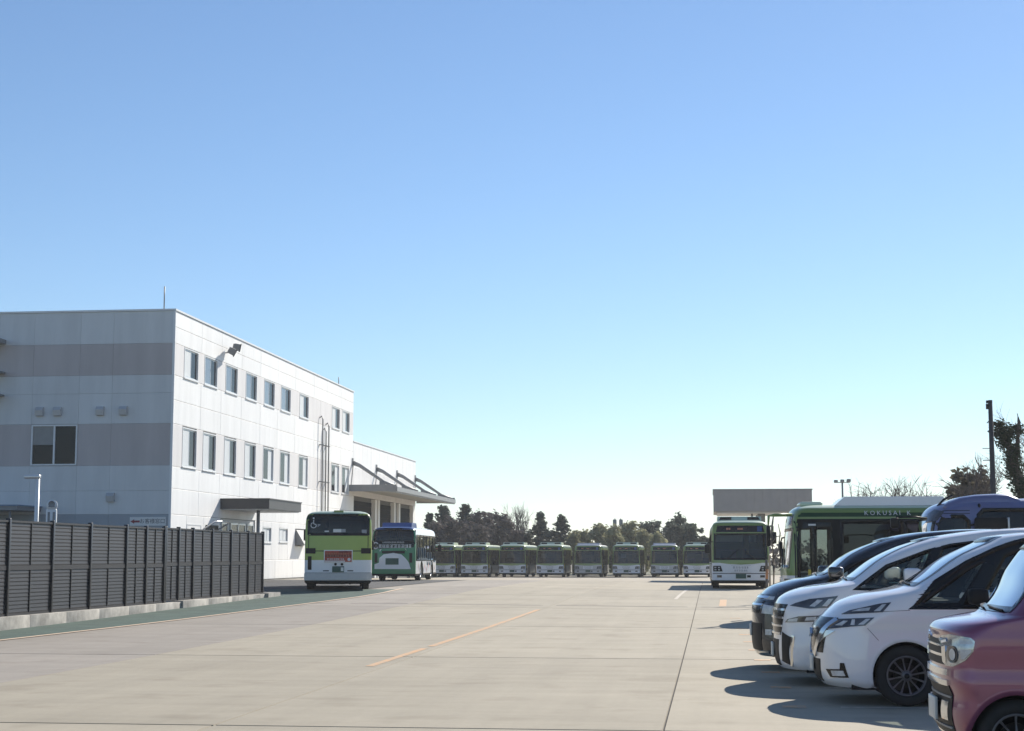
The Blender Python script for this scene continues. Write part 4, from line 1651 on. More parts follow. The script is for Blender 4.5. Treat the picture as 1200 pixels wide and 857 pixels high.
# floodlight pair high on the lit wall
fl = thing('floodlight', 'pair of grey floodlights on a bracket above the second top floor window', 'floodlight', (XB, 78.9, 11.8))
fl.scale = (.66, .66, .66)
q = MB()
q.tube([(.0, 0, 0), (.45, 0, .05), (.5, 0, .15)], .05, 6)
q.tube([(.45, -.7, .1), (.45, .7, .1)], .04, 6)
q.build('bracket', GREYMET, fl)
for dy, dz, tx_ in ((-.65, -.1, .5), (.55, .35, .2)):
    q = MB()
    M = Matrix.Translation((.7, dy, .15 + dz)) @ Matrix.Rotation(tx_, 4, 'Y') @ Matrix.Rotation(.4, 4, 'Z')
    q.box(-.15, .28, -.3, .3, -.25, .25, 0, M)
    q.box(.28, .32, -.36, .36, -.31, .31, 1, M)
    for k in range(5):
        q.box(-.25, -.15, -.26 + k * .12, -.22 + k * .12, -.22, .22, 0, M)
    q.build('lamp_head', [GREYMET, BLACKP], fl)

# entrance kerb
q = MB()
z = gz(-16, 56)
q.box(-17.2, -14.6, 54.2, 54.5, z - .1, z + .12)
q.box(-14.9, -14.6, 53.0, 54.196, z - .1, z + .115)
struct(q.build('kerb', KERB, None))

# ================================================================== FENCE
FX = -15.02


def fence(label, y_posts, ztop, zbot, fx):
    root = thing('privacy_fence', label, 'fence', (fx, y_posts[0], zbot))
    H = ztop - zbot
    zr = [(.05, H * .5 - .05), (H * .5 + .06, H - .04)]
    cache = {}
    for y in y_posts:
        p = MB()
        ly = y - y_posts[0]
        p.bbox(.0, .10, ly - .045, ly + .045, -.15, H + .05, .006)
        p.build('fence_post', FPOST, root)
    for a, b in zip(y_posts[:-1], y_posts[1:]):
        la, lb = a - y_posts[0] + .047, b - y_posts[0] - .047
        r = MB()
        r.box(.01, .07, la, lb, 0, .045)
        r.box(.01, .07, la, lb, H * .5 - .045, H * .5 + .055)
        r.box(.0, .08, la, lb, H - .035, H + .01)
        r.build('fence_rail', FENCE, root)
        r = MB()
        lm = (la + lb) / 2
        for z0, z1 in zr:
            r.box(.05, .075, lm - .018, lm + .018, z0 - .003, z1 + .003)
        r.build('fence_mullion', FPOST, root)
        for z0, z1 in zr:
            n = 11
            dz = (z1 - z0) / n
            key = round(lb - la, 3)
            if key not in cache:
                s = MB()
                w = lb - la
                # tilted louvre blade
                s.prism([(.012, .0), (.054, -.012), (.058, .006), (.050, dz * .80), (.012, dz * .86)], (0, w, 0), (0, 0, 0))
                bmx = s.mesh('louvre', FENCE)
                bm = bmesh.new()
                bm.from_mesh(bmx)
                bmesh.ops.recalc_face_normals(bm, faces=bm.faces)
                bm.to_mesh(bmx)
                bm.free()
                cache[key] = bmx
            for k in range(n):
                link('louvre', cache[key], root, (0, la, z0 + .012 + k * dz))
        bk = MB()
        bk.box(.002, .008, la, lb, .04, H - .03)
        bk.build('backing_sheet', FPOST, root)
    return root


p1 = [28.8, 31.1, 33.44, 35.8, 38.1, 40.55, 42.04, 43.5]
p2 = [43.78, 44.9, 46.2, 48.05, 50.0, 51.95, 53.7]
fence('near run of charcoal louvred privacy fence on the lower kerb, left edge of the yard', p1, 2.36, .33, FX)
fence('far run of charcoal louvred privacy fence stepping up towards the building entrance', p2, 2.38, .36, FX - .06)


def kerb_wall(label, y0, y1, x0, x1, zt):
    q = MB()
    n = max(2, int((y1 - y0) / 2))
    root = thing('kerb_wall', label, 'kerb', (x1, y0, 0))
    for k in range(n):
        a, b = y0 + (y1 - y0) * k / n, y0 + (y1 - y0) * (k + 1) / n
        q = MB()
        q.bbox(x0 - x1, 0, a - y0 + .001, b - y0 - .001, min(gz(x1, a), 0) - .15, zt, .007)
        q.build('kerb_block', KERB, root)


kerb_wall('weathered concrete kerb wall under the near fence run', 20, 44.5, -15.2, -14.78, .325)
kerb_wall('weathered concrete kerb wall under the far fence run', 44.52, 54.0, -15.25, -14.72, .355)


def at(px, py, Y):
    """image pixel (px, py) cast through the camera -> x and height at distance Y"""
    th, ps, f = R(6.709), R(6.944), 1900.0
    u, v = (px - 600) / f, (428.5 - py) / f
    fw = Vector((-math.sin(ps) * math.cos(th), math.cos(ps) * math.cos(th), math.sin(th)))
    rt = Vector((math.cos(ps), math.sin(ps), 0))
    d = fw + rt * u + rt.cross(fw) * v
    return d.x * Y / d.y, 1.6 + d.z * Y / d.y


# lamp and post behind the fence
t = thing('street_lamp', 'white street lamp with a short flat arm behind the fence', 'street lamp', (-20.6, 48, 0))
q = MB()
q.tube([(0, 0, -.1), (0, 0, 4.0)], [.075, .065], 10)
q.build('lamp_post', WHITEMET, t)
q = MB()
q.bbox(-.42, .08, -.09, .09, 3.98, 4.1, .03)
q.build('lamp_head', ALU, t)
t = thing('post_sign', 'white round topped post with two dark slots behind the fence', 'sign post', (-20.12, 48, 0), R(20))
q = MB()
q.bbox(-.16, .16, -.1, .1, -.1, 3.05, .05)
q.build('post_body', WHITEMET, t)
q = MB()
q.lathe([(.0001, -.09), (.17, -.09), (.17, .09), (.0001, .09)], 20, 0, 'y', (0, 0, 3.16))
q.build('round_head', WHITEMET, t)
q = MB()
q.lathe([(.10, -.096), (.10, -.092), (.0001, -.0915)], 18, 0, 'y', (0, 0, 3.19))
q.box(-.095, .095, -.1, -.0975, 3.10, 3.13)
for s in (-1, 1):
    q.box(s * .075 - .035, s * .075 + .035, -.108, -.1, 2.45, 2.95)
q.build('slot', GREYMET, t)

# ================================================================== BUSES
def city_mf(H):
    def f(c):
        if c.z > H - .10:
            return 3
        if c.z < .38:
            return 4
        if c.z < 1.15:
            return 0
        if abs(c.y) > 1.0 and H - .30 < c.z < H - .14 and c.x > .5:
            return 2
        return 1
    return f


CITY = dict(L=10.5, W=1.245, H=2.95, rw=(2.1, 2.80), axle=(2.55, 7.85), mats=[BUSWHITE, BUSGREEN, BUSDK, BUSPALE, BLACKP], mf=city_mf(2.95), destmat=True, fband=BUSGREEN,
            rpanel=BUSGREEN, armmat=BUSGREEN, ac=[(1.0, 3.9, .95, .20, BUSPALE, True)])
X_FAR = [-24.45, -21.45, -17.98, -14.5, -11.05, -7.6, -4.17, -1.25]
LABELS = ['leftmost bus of the far row, partly behind the emerald wrapped bus',
          'second bus from the left in the far row, pale roof unit and white lower front',
          'third bus from the left in the far row, right below the pale bare tree',
          'fourth bus from the left in the far row, lime roof unit, below two spiky conifers',
          'fifth bus from the left in the far row, rounded silver white roof, below the bamboo',
          'sixth bus from the left in the far row, lime roof unit, below the lattice mast',
          'seventh bus from the left in the far row, silver roof, below the dark round trees',
          'rightmost bus of the far row, half behind the nearer oncoming bus']
GRP = 'buses parked in the far row'
city, city_sh = make_bus('city_bus', LABELS[1], 'bus', (X_FAR[1], 147.5, gz(-20, 147.5)), R(90), CITY, GRP)
silver_sp = dict(CITY)
silver_sp.update(mats=[BUSSILVER, BUSGREEN, BUSDK, BUSSILVER, BLACKP], ac=[(.8, 3.4, 1.0, .14, BUSSILVER, False)])
silver, _ = make_bus('city_bus', LABELS[4], 'bus', (X_FAR[4], 147.5, gz(-10, 147.5)), R(90), silver_sp, GRP)
index_kids()
for k in (0, 2, 3, 5, 6, 7):
    c = copy_tree(silver if k == 6 else city)
    c['label'] = LABELS[k]
    c.rotation_euler = (0, 0, R(90 + [.3, 0, -.4, .5, 0, -.3, .4, -.5][k]))
    if k in (2, 3, 5):  # paper on the third bus; on the others white stands in for rear-window light
        q = MB()
        q.box(.32, .335, [-.75, 0, 0][k // 2] if k != 3 else .35, ([-.75, 0, 0][k // 2] if k != 3 else .35) + .5, 1.75, 2.15)
        q.build('card_and_daylight', PAPER, c)
    c.location = (X_FAR[k], 147.5 + [.0, 0, .15, -.1, 0, .1, .4, .6][k], gz(X_FAR[k], 147.5))
# oncoming bus in the middle distance
mid = copy_tree(city)
mid.name = 'city_bus'
mid['label'] = 'nearer oncoming green and white bus with amber display, in front of the fuel canopy'
mid['group'] = 'city buses out in the yard'
mid.location = (1.28, 71.2, gz(1.3, 72))
mid.rotation_euler = (0, 0, R(90.6))
# departing bus on the left
dep_sp = dict(CITY)
dep_sp.update(glass=GLASS_BUSDK, ac=None, rpanel=LIME, mats=[BUSWHITE, LIME, BUSDK, BUSPALE, BLACKP])
dep, dep_sh = make_bus('city_bus', 'lime and white bus seen from behind with red advert, by the office entrance', 'bus', (-13.9, 59.3, gz(-13.9, 60)), R(-90 + 13.2), dep_sp, 'city buses out in the yard')
bus_rear(dep, dep_sh, dep_sp)


def place_rear(o, L, x, y, rz):
    """put the middle of the tail at x, y"""
    a = rz
    o.rotation_euler = (0, 0, a)
    o.location = (x - L * math.cos(a), y - L * math.sin(a), gz(x, y + 2))


place_rear(dep, 10.5, -13.78, 59.6, R(-90 + 13.0))

# emerald wrapped midibus
def wrap_mf(c):
    if c.z > 2.66:
        return 3 if c.x > 8.3 or abs(c.y) < .9 else 1
    if c.z < .36:
        return 4
    if c.x > 8.62:
        return 0
    if c.z > 2.38 or c.z < 1.05:
        return 1
    return 2


WR = dict(L=8.9, W=1.15, H=2.8, rw=(2.05, 2.62), axle=(2.1, 6.4), mats=[WRAPG, BUSWHITE, PIANO, AZURE, BLACKP], mf=wrap_mf, destmat=True, fband=WRAPG, rpanel=WRAPG,
          ac=[(5.6, 7.7, .78, .24, AZURE, False)], wz=(1.12, 2.35), glass=GLASS_BUSDK)
wr, wr_sh = make_bus('wrapped_bus', 'emerald green wrapped midibus with blue roof, tail to the camera', 'bus', (0, 0, 0), 0, WR)
place_rear(wr, 8.9, -16.35, 83.3, R(-90 + 2.5))
q = MB()
patch(q, [(-1.12, 1.98), (1.12, 1.98), (1.12, 2.05), (1.0, 2.68), (-1.0, 2.68), (-1.12, 2.05)], wr_sh.rear, .0025, .01, .08, 4)
q.m = [0] * len(q.m)
ring_only = MB()
ring(ring_only, WR_RW if False else [(-1.01, 2.05), (1.01, 2.05), (1.01, 2.56), (.93, 2.62), (-.93, 2.62), (-1.01, 2.56)], wr_sh.rear, .0, .12, .012)
patch(ring_only, [(-1.05, 1.66), (1.05, 1.74), (1.1, 1.95), (-1.1, 1.95)], wr_sh.rear, .004, .01, .08, 2)
ring_only.build('rear_glazing_surround', PIANO, wr, fix=False)
q = MB()
arch = [(-.98, .62), (-.98, .86), (-.75, .95), (-.72, 1.2), (-.5, 1.38), (0, 1.45), (.42, 1.38), (.62, 1.2), (.8, .98), (.92, .62)]
patch(q, arch, wr_sh.rear, .012, .02, .06, 4)
q.build('white_emblem', BUSWHITE, wr, fix=False)
q = MB()
patch(q, [(-.4, .85), (.28, .85), (.28, 1.18), (-.4, 1.18)], wr_sh.rear, .02, .02, .1, 2)
q.build('number_plate', PLATE, wr, fix=False)
q = MB()
rnd = random.Random(11)
xr = wr_sh.XR(.5, 1.8) + .02
glyphs(q, rnd, 9, .19, (xr + .01, .1, 1.80), (0, 1, 0), (0, 0, 1), 0, .004, 1.02)
glyphs(q, rnd, 14, .075, (xr, .0, 2.0), (0, 1, 0), (0, 0, 1), 0, .004, 1.1)
xr = wr_sh.XR(.98, 1.8) + .03
q.tube([(xr, -.93 + .13 * math.cos(t), 1.83 + .16 * math.sin(t)) for t in np.linspace(.6, 5.7, 14)], .035, 5)
for k in range(4):
    yy = -.62 + k * .4
    q.lathe([(.0001, 0), (.10, 0)], 8, 0, 'x', (wr_sh.XR(.8, 1.55) + .01, yy, 1.56 + .03 * (k % 2)))
q.build('wrap_lettering', PAPER, wr, fix=False)
q = MB()
for s in (-1, 1):
    patch(q, [(s * .83, .95), (s * .98, .95), (s * .98, 1.45), (s * .83, 1.45)], wr_sh.rear, .02, .04, .02, 2)
patch(q, [(-.6, 1.42), (.6, 1.42), (.6, 1.56), (-.6, 1.56)], wr_sh.rear, .005, .02, .1, 1)
q.build('tail_light', BUSDKLAMP, wr, fix=False)
q = MB()
for k in range(17):
    x0 = 1.0 + k * .42
    if abs(x0 - 6.4) < .7 or abs(x0 - 2.1) < .7:
        continue
    zc = rnd.uniform(.55, .85)
    w_, h_ = rnd.uniform(.08, .16), rnd.uniform(.12, .25)
    for s in (-1, 1):
        patch(q, [(x0 - w_, zc), (x0, zc - h_), (x0 + w_, zc), (x0, zc + h_)], side_map(wr_sh, s), .004, 0, .2, 1, k % 4)
q.build('coloured_print', [mat("brown print", (.25, .12, .08), .5), mat("lilac print", (.45, .35, .5), .5), mat("pink print", (.6, .35, .3), .5), mat("dark print", (.1, .08, .12), .5)], wr, fix=False)

# side-on bus with lettering on the right
def kok_mf(c):
    side = abs(c.y) > 1.17
    if c.z > 2.69:
        return 3
    if side and .34 < c.x < 10.2:
        if 2.49 < c.z < 2.645:
            return 2
        if 2.41 < c.z <= 2.49 and c.x > .6:
            return 1
        if 2.645 <= c.z:
            return 1
        if .9 < c.z <= 2.41:
            return 4
    if c.z > 2.4:
        return 1
    return 0 if c.z < 1.1 else 1


KK = dict(CITY)
KK.update(L=10.5, H=2.77, rw=(2.1, 2.62), mats=[BUSWHITE, BUSGREEN, BUSDK, BUSPALE, BUSBLACK], mf=kok_mf, wz=(1.2, 2.34), door=(.30, 1.14), wstep=1.5,
          ac=[(1.25, 3.95, .95, .20, BUSWHITE, False)], wsglass=GLASS_WS, glass=glass_mat("near black bus glass", (0.014, 0.017, 0.018)), glass_r=GLASS_BUS, doorglass=GLASS_WS)
kk, kk_sh = make_bus('city_bus', 'dark windowed bus side-on, KOKUSAI lettering on its green roof band', 'bus', (1.72, 40.9, gz(2, 41)), R(0.4), KK, 'city buses out in the yard')
q = MB()
yl = -kk_sh.Y(3, 2.50) - .008
for s, x in (('KOKUSAI', 2.36), ('K', 2.93)):
    text_mesh(q, s, .15, (x, yl, 2.565), (1, 0, 0), (0, 0, 1), 0, .003, 'CENTER' if len(s) > 1 else 'LEFT', 1.5)
# lean each letter onto the tumblehome of the roof band
q.v = [(x, y + (kk_sh.Y(3, 2.50) - kk_sh.Y(3, z)), z) for x, y, z in q.v]
q.build('side_lettering', PAPER, kk, fix=False)
q = MB()
q.box(.6, .78, -1.25 - .012, -1.25 - .002, 2.27, 2.31)
q.box(1.24, 1.5, -1.262, -1.247, 1.0, 1.24)
q.build('door_sticker', PAPER, kk)
q = MB()
q.bbox(.45, 1.0, -.7, .7, 2.74, 2.86, .05)
q.build('roof_hatch', BUSPALE, kk)

# blue coach
co = thing('coach', 'lavender blue coach with a humped roof fairing, parked behind the white vans', 'coach', (4.28, 35.2, gz(5, 35)), R(-.3))
csh = Shell([(.3, .10, 7.0, 1.0, .5, .3), (.5, .0, 7.0, 1.05, .5, .3), (1.2, 0, 7.0, 1.06, .5, .3), (1.9, .04, 7.0, 1.05, .5, .3), (2.25, .10, 6.98, 1.03, .5, .3),
             (2.42, .16, 6.95, 1.0, .55, .3), (2.55, .26, 6.9, .96, .6, .3), (2.66, .45, 6.85, .88, .7, .35), (2.72, .75, 6.8, .78, .8, .4), (2.74, .95, 6.7, .68, .8, .4)], 2.4, 3)
cws = [(-.92, 1.3), (.92, 1.3), (.86, 2.34), (-.86, 2.34)]
cwin = [[(.30, 1.25), (.96, 1.25), (.96, 2.27), (.86, 2.37), (.44, 2.37), (.34, 2.24)], [(1.18, 1.35), (2.5, 1.35), (2.5, 2.5), (1.28, 2.5), (1.18, 2.4)],
        [(2.56, 1.35), (4.0, 1.35), (4.0, 2.5), (2.56, 2.5)], [(4.06, 1.35), (5.5, 1.35), (5.5, 2.5), (4.06, 2.5)], [(5.56, 1.35), (6.6, 1.35), (6.6, 2.5), (5.56, 2.5)]]
crw = [(-.8, 1.4), (.8, 1.4), (.8, 2.3), (-.8, 2.3)]


def chole(c):
    if c.x < .7 and inside(cws, c.y, c.z) and c.x < csh.XF(c.y, c.z) + .1:
        return True
    if c.x > 6.5 and inside(crw, c.y, c.z):
        return True
    return abs(c.y) > .8 and any(inside(w, c.x, c.z) for w in cwin)


q = MB()
csh.mesh(q, list(np.arange(.3, 2.5, .05)) + list(np.linspace(2.5, 2.74, 10)), 16, 120, 10, chole, lambda c: 0, [(1.1, .4, .47), (5.0, .4, .47)])
q.build('body', LAVBLUE, co, fix=False)
for w in cwin:
    for s in (-1, 1):
        trim(co, w, side_map(csh, s), .03, .05, .005, .2)
trim(co, cws, csh.front, .03, .05, .005)
trim(co, crw, csh.rear, .03, .05, .005)
for w in cwin:
    for s in ('left', 'right'):
        add_patch(co, 'side_window', GLASS_BUSDK, csh, s, w, -.012, 0, .3, 2)
add_patch(co, 'windscreen', GLASS_WS, csh, 'front', cws, -.01, 0, .06, 6)
add_patch(co, 'rear_window', GLASS_BUSDK, csh, 'rear', crw, -.01, 0, .1, 3)
q = MB()                                    # humped fairing
n = 14
prof = [(.50, 2.60), (.62, 2.70), (.85, 2.785), (1.15, 2.83), (1.55, 2.85), (1.80, 2.84), (1.95, 2.79), (2.10, 2.72), (2.10, 2.55), (.50, 2.55)]
vs, fs = [], []
ysec = [-.86, -.84, -.78, -.66, 0, .66, .78, .84, .86]
for yv in ysec:
    dip = {.86: .14, .84: .06, .78: .02, .66: 0, 0: 0}[abs(yv)]
    for a, b in prof:
        vs.append((a, yv, max(2.5, b - dip * (b > 2.6))))
m = len(prof)
for i in range(len(ysec) - 1):
    for k in range(m):
        fs.append((i * m + k, i * m + (k + 1) % m, (i + 1) * m + (k + 1) % m, (i + 1) * m + k))
fs += [tuple(range(m)), tuple(range((len(ysec) - 1) * m, len(ysec) * m))]
q.add(vs, fs, 0, True)
q.build('roof_fairing', LAVBLUE, co)
q = MB()
for z in (2.43, 2.49):
    patch(q, [(.44, z), (1.0, z), (1.0, z + .018), (.5, z + .018)], csh.left, .004, .01, .1, 1)
patch(q, [(.16, 2.26), (.36, 2.30), (.5, 2.48), (.34, 2.53), (.22, 2.44)], csh.left, .006, .01, .04, 3)
q.build('corner_trim', LENSDK, co, fix=False)
q = MB()
q.tube([(.15, -.9, 2.34), (-.1, -1.1, 2.37), (-.5, -1.2, 2.36)], .02, 6)
q.bbox(-.62, -.44, -1.28, -1.12, 2.14, 2.35, .04)
q.build('mirror', BLACKP, co)
q = MB()
q.tube([(1.0, -1.03, 2.2), (1.1, -1.22, 2.22)], .02, 6)
q.bbox(1.05, 1.70, -1.3, -1.16, 1.98, 2.36, .05)
q.build('mirror', BLACKP, co)
q = MB()
q.bbox(1.7, 1.735, -1.3, -1.16, 2.0, 2.35, .01)
q.build('mirror_edge', ALU, co)
q = MB()
q.tube([(.42, -.5, 2.60), (.55, -.48, 2.74), (.75, -.3, 2.83)], .025, 5)
q.build('wiper', BLACKP, co)
q = MB()
q.lathe([(.0001, .03), (.03, .0), (.03, -.06)], 8, 0, 'z', (1.2, -.93, 2.62))
q.build('marker_lamp', BLACKP, co)
q = MB()
q.box(.5, 6.8, -.95, .95, .45, .52, 0)
for x in np.arange(1.2, 6.2, .8):
    for yy in (-.55, .55):
        q.bbox(x, x + .12, yy - .4, yy + .4, .8, 1.85, .04, 1)
        q.bbox(x - .4, x, yy - .4, yy + .4, .75, .92, .04, 1)
q.build('cabin', [BEIGE, SEATBUS], co)
arch_parts(co, csh, [(1.1, .4, .47), (5.0, .4, .47)], LAVBLUE, .3)
for ax in (1.1, 5.0):
    for s in (-1, 1):
        wheel(co, ax, s * 1.0, .4, .24, .24, RIMSIL, 0, s, 'bus')
for s in (-1, 1):
    hl = add_patch(co, 'headlight', LENS, csh, 'front', [(s * .62, .8), (s * .95, .8), (s * .95, 1.0), (s * .62, 1.0)], .008, .02, .05, 2)

# ================================================================== CARS
SERENA = dict(
    L=4.77, W=.85, zh=.85, zw=1.265, dash=1.25, tyre=.325, rimr=.215, rim=RIMDK, spokes=12, paint=PEARL, cat='van',
    keys=[(0.190, 0.110, 4.68, 0.780, 0.50, 0.3), (0.260, 0.035, 4.72, 0.835, 0.51, 0.3), (0.450, 0.000, 4.76, 0.848, 0.54, 0.3), (0.620, -0.010, 4.76, 0.843, 0.57, 0.3), (0.800, 0.000, 4.74, 0.838, 0.60, 0.3), (0.880, 0.050, 4.74, 0.847, 0.61, 0.3), (0.950, 0.115, 4.73, 0.850, 0.62, 0.3), (1.020, 0.190, 4.73, 0.846, 0.63, 0.3), (1.090, 0.280, 4.72, 0.838, 0.64, 0.3), (1.140, 0.390, 4.72, 0.831, 0.62, 0.3), (1.180, 0.520, 4.71, 0.825, 0.60, 0.3), (1.230, 0.790, 4.70, 0.818, 0.52, 0.3), (1.270, 0.960, 4.69, 0.812, 0.46, 0.3), (1.340, 1.100, 4.68, 0.801, 0.44, 0.3), (1.610, 1.500, 4.61, 0.754, 0.44, 0.3), (1.750, 1.810, 4.58, 0.727, 0.44, 0.3), (1.820, 1.970, 4.52, 0.700, 0.44, 0.3), (1.860, 2.250, 4.38, 0.665, 0.44, 0.4), (1.885, 2.600, 4.30, 0.620, 0.44, 0.4)],
    ws=[(-.63, 1.285), (.63, 1.285), (.56, 1.80), (-.56, 1.80)], rw=[(-.6, 1.2), (.6, 1.2), (.56, 1.7), (-.56, 1.7)],
    wins=[dict(p=[(1.10, 1.085), (1.50, 1.085), (1.80, 1.55), (1.60, 1.455)]), dict(p=[(1.70, 1.09), (2.78, 1.10), (2.78, 1.73), (2.3, 1.71), (2.0, 1.60)]),
          dict(p=[(2.90, 1.10), (3.78, 1.12), (3.78, 1.72), (2.90, 1.73)], priv=True), dict(p=[(3.9, 1.12), (4.48, 1.16), (4.40, 1.68), (3.9, 1.71)], priv=True)],
    dlo=[(.98, 1.035), (2.9, 1.05), (4.6, 1.12), (4.5, 1.75), (2.8, 1.80), (2.21, 1.79), (2.08, 1.755), (1.9, 1.69), (1.6, 1.55), (1.26, 1.34)],
    arches=[(.93, .325, .375), (3.79, .325, .375)],
    seams=[(1.74, .35, 1.70, 1.03), (2.84, .33, 2.84, 1.06), (3.84, .7, 3.84, 1.06), (1.76, .34, 2.82, .33), (.69, 1.008, .98, 1.022), (.525, .83, .64, .70), (2.86, .98, 4.6, .99)],
    mirror=(1.70, 1.165, BLACKP), plate=(0, .42),
    front=[('grille', PIANO, 'front', [(-.52, .55), (.52, .55), (.62, .93), (-.62, .93)], .006), ('lower_grille', BLACKP, 'front', [(-.40, .24), (.40, .24), (.44, .48), (-.44, .48)], .006),
           ('chrome_wing', CHROME, 'pair', [(.24, .52), (.32, .50), (.66, .90), (.60, .93)], .02), ('badge', CHROME, 'front', [(-.07, .74), (0, .70), (.07, .74), (0, .80)], .03),
           ('fog_lamp_bezel', PIANO, 'both', [(.10, .378), (.145, .295), (.32, .302), (.275, .455), (.235, .455), (.255, .39)], .008), ('fog_lamp', LENS, 'both', [(.15, .368), (.168, .314), (.29, .318), (.268, .374)], .014),
           ('bumper_chrome', CHROME, 'both', [(.02, .67), (.05, .655), (.10, .72), (.20, .795), (.125, .798), (.07, .765), (.03, .71)], .014), ('grille_corner', PIANO, 'both', [(.018, .80), (.06, .79), (.13, .825), (.17, .905), (.10, .90), (.04, .86)], .01)])
sv_, ssh = make_car('minivan', 'white minivan with black pillars and dark multi-spoke wheels, beside the rose coloured car', SERENA, (1.13, 18.83, 0), R(.5))
headlamp(sv_, ssh, [(.127, .81), (.33, .84), (.505, .858), (.602, .945), (.197, .915), (.155, .86)],
         [[(.205, .85), (.27, .85), (.33, .90), (.29, .90)], [(.355, .86), (.395, .86), (.405, .918), (.375, .918)], [(.43, .865), (.487, .868), (.56, .93), (.515, .927)]])
headlamp(sv_, ssh, [(.276, .97), (.523, .99), (.69, 1.0), (.785, 1.105), (.664, 1.088), (.36, 1.012)],
         [[(.60, 1.008), (.665, 1.012), (.735, 1.085), (.69, 1.078)], [(.38, 1.0), (.55, 1.012), (.57, 1.045), (.47, 1.03)]])

ALPH = dict(
    L=4.93, W=.925, zh=.85, zw=1.28, dash=1.2, tyre=.345, rimr=.225, rim=RIMSIL, spokes=10, paint=PEARL2, cat='van',
    keys=[(0.200, 0.070, 4.85, 0.860, 0.42, 0.3), (0.260, 0.020, 4.87, 0.905, 0.43, 0.3), (0.500, -0.010, 4.93, 0.925, 0.48, 0.3), (0.750, -0.010, 4.91, 0.915, 0.52, 0.3), (0.920, 0.000, 4.90, 0.924, 0.55, 0.3), (0.990, 0.020, 4.89, 0.922, 0.56, 0.3), (1.060, 0.060, 4.89, 0.918, 0.59, 0.3), (1.110, 0.120, 4.88, 0.914, 0.60, 0.3), (1.160, 0.220, 4.88, 0.907, 0.62, 0.3), (1.220, 0.450, 4.88, 0.898, 0.52, 0.3), (1.250, 0.660, 4.87, 0.894, 0.48, 0.3), (1.285, 0.840, 4.87, 0.889, 0.44, 0.3), (1.340, 0.930, 4.86, 0.880, 0.44, 0.3), (1.590, 1.280, 4.79, 0.836, 0.43, 0.3), (1.820, 1.860, 4.69, 0.780, 0.43, 0.3), (1.880, 2.200, 4.55, 0.744, 0.42, 0.4), (1.925, 2.550, 4.45, 0.688, 0.42, 0.4), (1.945, 2.900, 4.40, 0.640, 0.42, 0.4)],
    ws=[(-.69, 1.305), (.69, 1.305), (.61, 1.83), (-.61, 1.83)], rw=[(-.65, 1.25), (.65, 1.25), (.6, 1.78), (-.6, 1.78)],
    wins=[dict(p=[(.97, 1.20), (1.70, 1.19), (1.90, 1.665), (1.83, 1.645), (1.36, 1.47)]), dict(p=[(1.82, 1.19), (2.9, 1.19), (2.9, 1.79), (2.45, 1.765), (2.14, 1.725), (2.04, 1.70)]),
          dict(p=[(3.0, 1.19), (3.9, 1.19), (3.9, 1.76), (3.0, 1.77)], priv=True), dict(p=[(4.0, 1.2), (4.62, 1.22), (4.55, 1.74), (4.0, 1.76)], priv=True)],
    pillars=[[(1.725, 1.16), (1.795, 1.16), (2.03, 1.72), (1.925, 1.70)], [(2.92, 1.16), (2.98, 1.16), (2.98, 1.79), (2.92, 1.79)], [(3.92, 1.16), (3.98, 1.16), (3.98, 1.78), (3.92, 1.78)]],
    arches=[(.96, .345, .395), (3.96, .345, .395)],
    seams=[(1.78, .36, 1.78, 1.15), (2.95, .36, 2.95, 1.15), (1.8, .36, 2.94, .36)],
    mirror=(1.66, 1.36, PEARL2), plate=(-.01, .42),
    front=[('grille', PIANO, 'front', [(-.56, .62), (.56, .62), (.66, 1.0), (-.66, 1.0)], .008), ('lower_grille', BLACKP, 'front', [(-.45, .24), (.45, .24), (.48, .56), (-.48, .56)], .006),
           ('grille_bar', CHROME, 'front', [(-.60, .72), (.60, .72), (.60, .745), (-.60, .745)], .02), ('grille_bar', CHROME, 'front', [(-.62, .82), (.62, .82), (.62, .845), (-.62, .845)], .02),
           ('grille_bar', CHROME, 'front', [(-.64, .92), (.64, .92), (.64, .945), (-.64, .945)], .02), ('grille_bar', CHROME, 'front', [(-.57, .625), (.57, .625), (.57, .65), (-.57, .65)], .02),
           ('side_intake', BLACKP, 'pair', [(.56, .30), (.74, .26), (.78, .60), (.60, .66)], .008), ('intake_trim', CHROME, 'pair', [(.745, .25), (.785, .25), (.825, .62), (.785, .63)], .014)])
al_, ash = make_car('minivan', 'white minivan with bright barred grille between the black van and the nearer white one', ALPH, (.80, 21.45, 0), R(.3))
headlamp(al_, ash, [(.17, .985), (.40, .955), (.63, .97), (.75, 1.115), (.40, 1.07), (.24, 1.02)], [[(.40, .985), (.46, .98), (.56, 1.06), (.50, 1.065)], [(.55, .99), (.61, .985), (.69, 1.08), (.63, 1.075)]])
headlamp(al_, ash, [(.11, .78), (.47, .80), (.51, .875), (.27, .86), (.14, .82)], [[(.14, .79), (.25, .795), (.26, .84), (.16, .82)], [(.34, .81), (.46, .815), (.48, .86), (.36, .85)]])

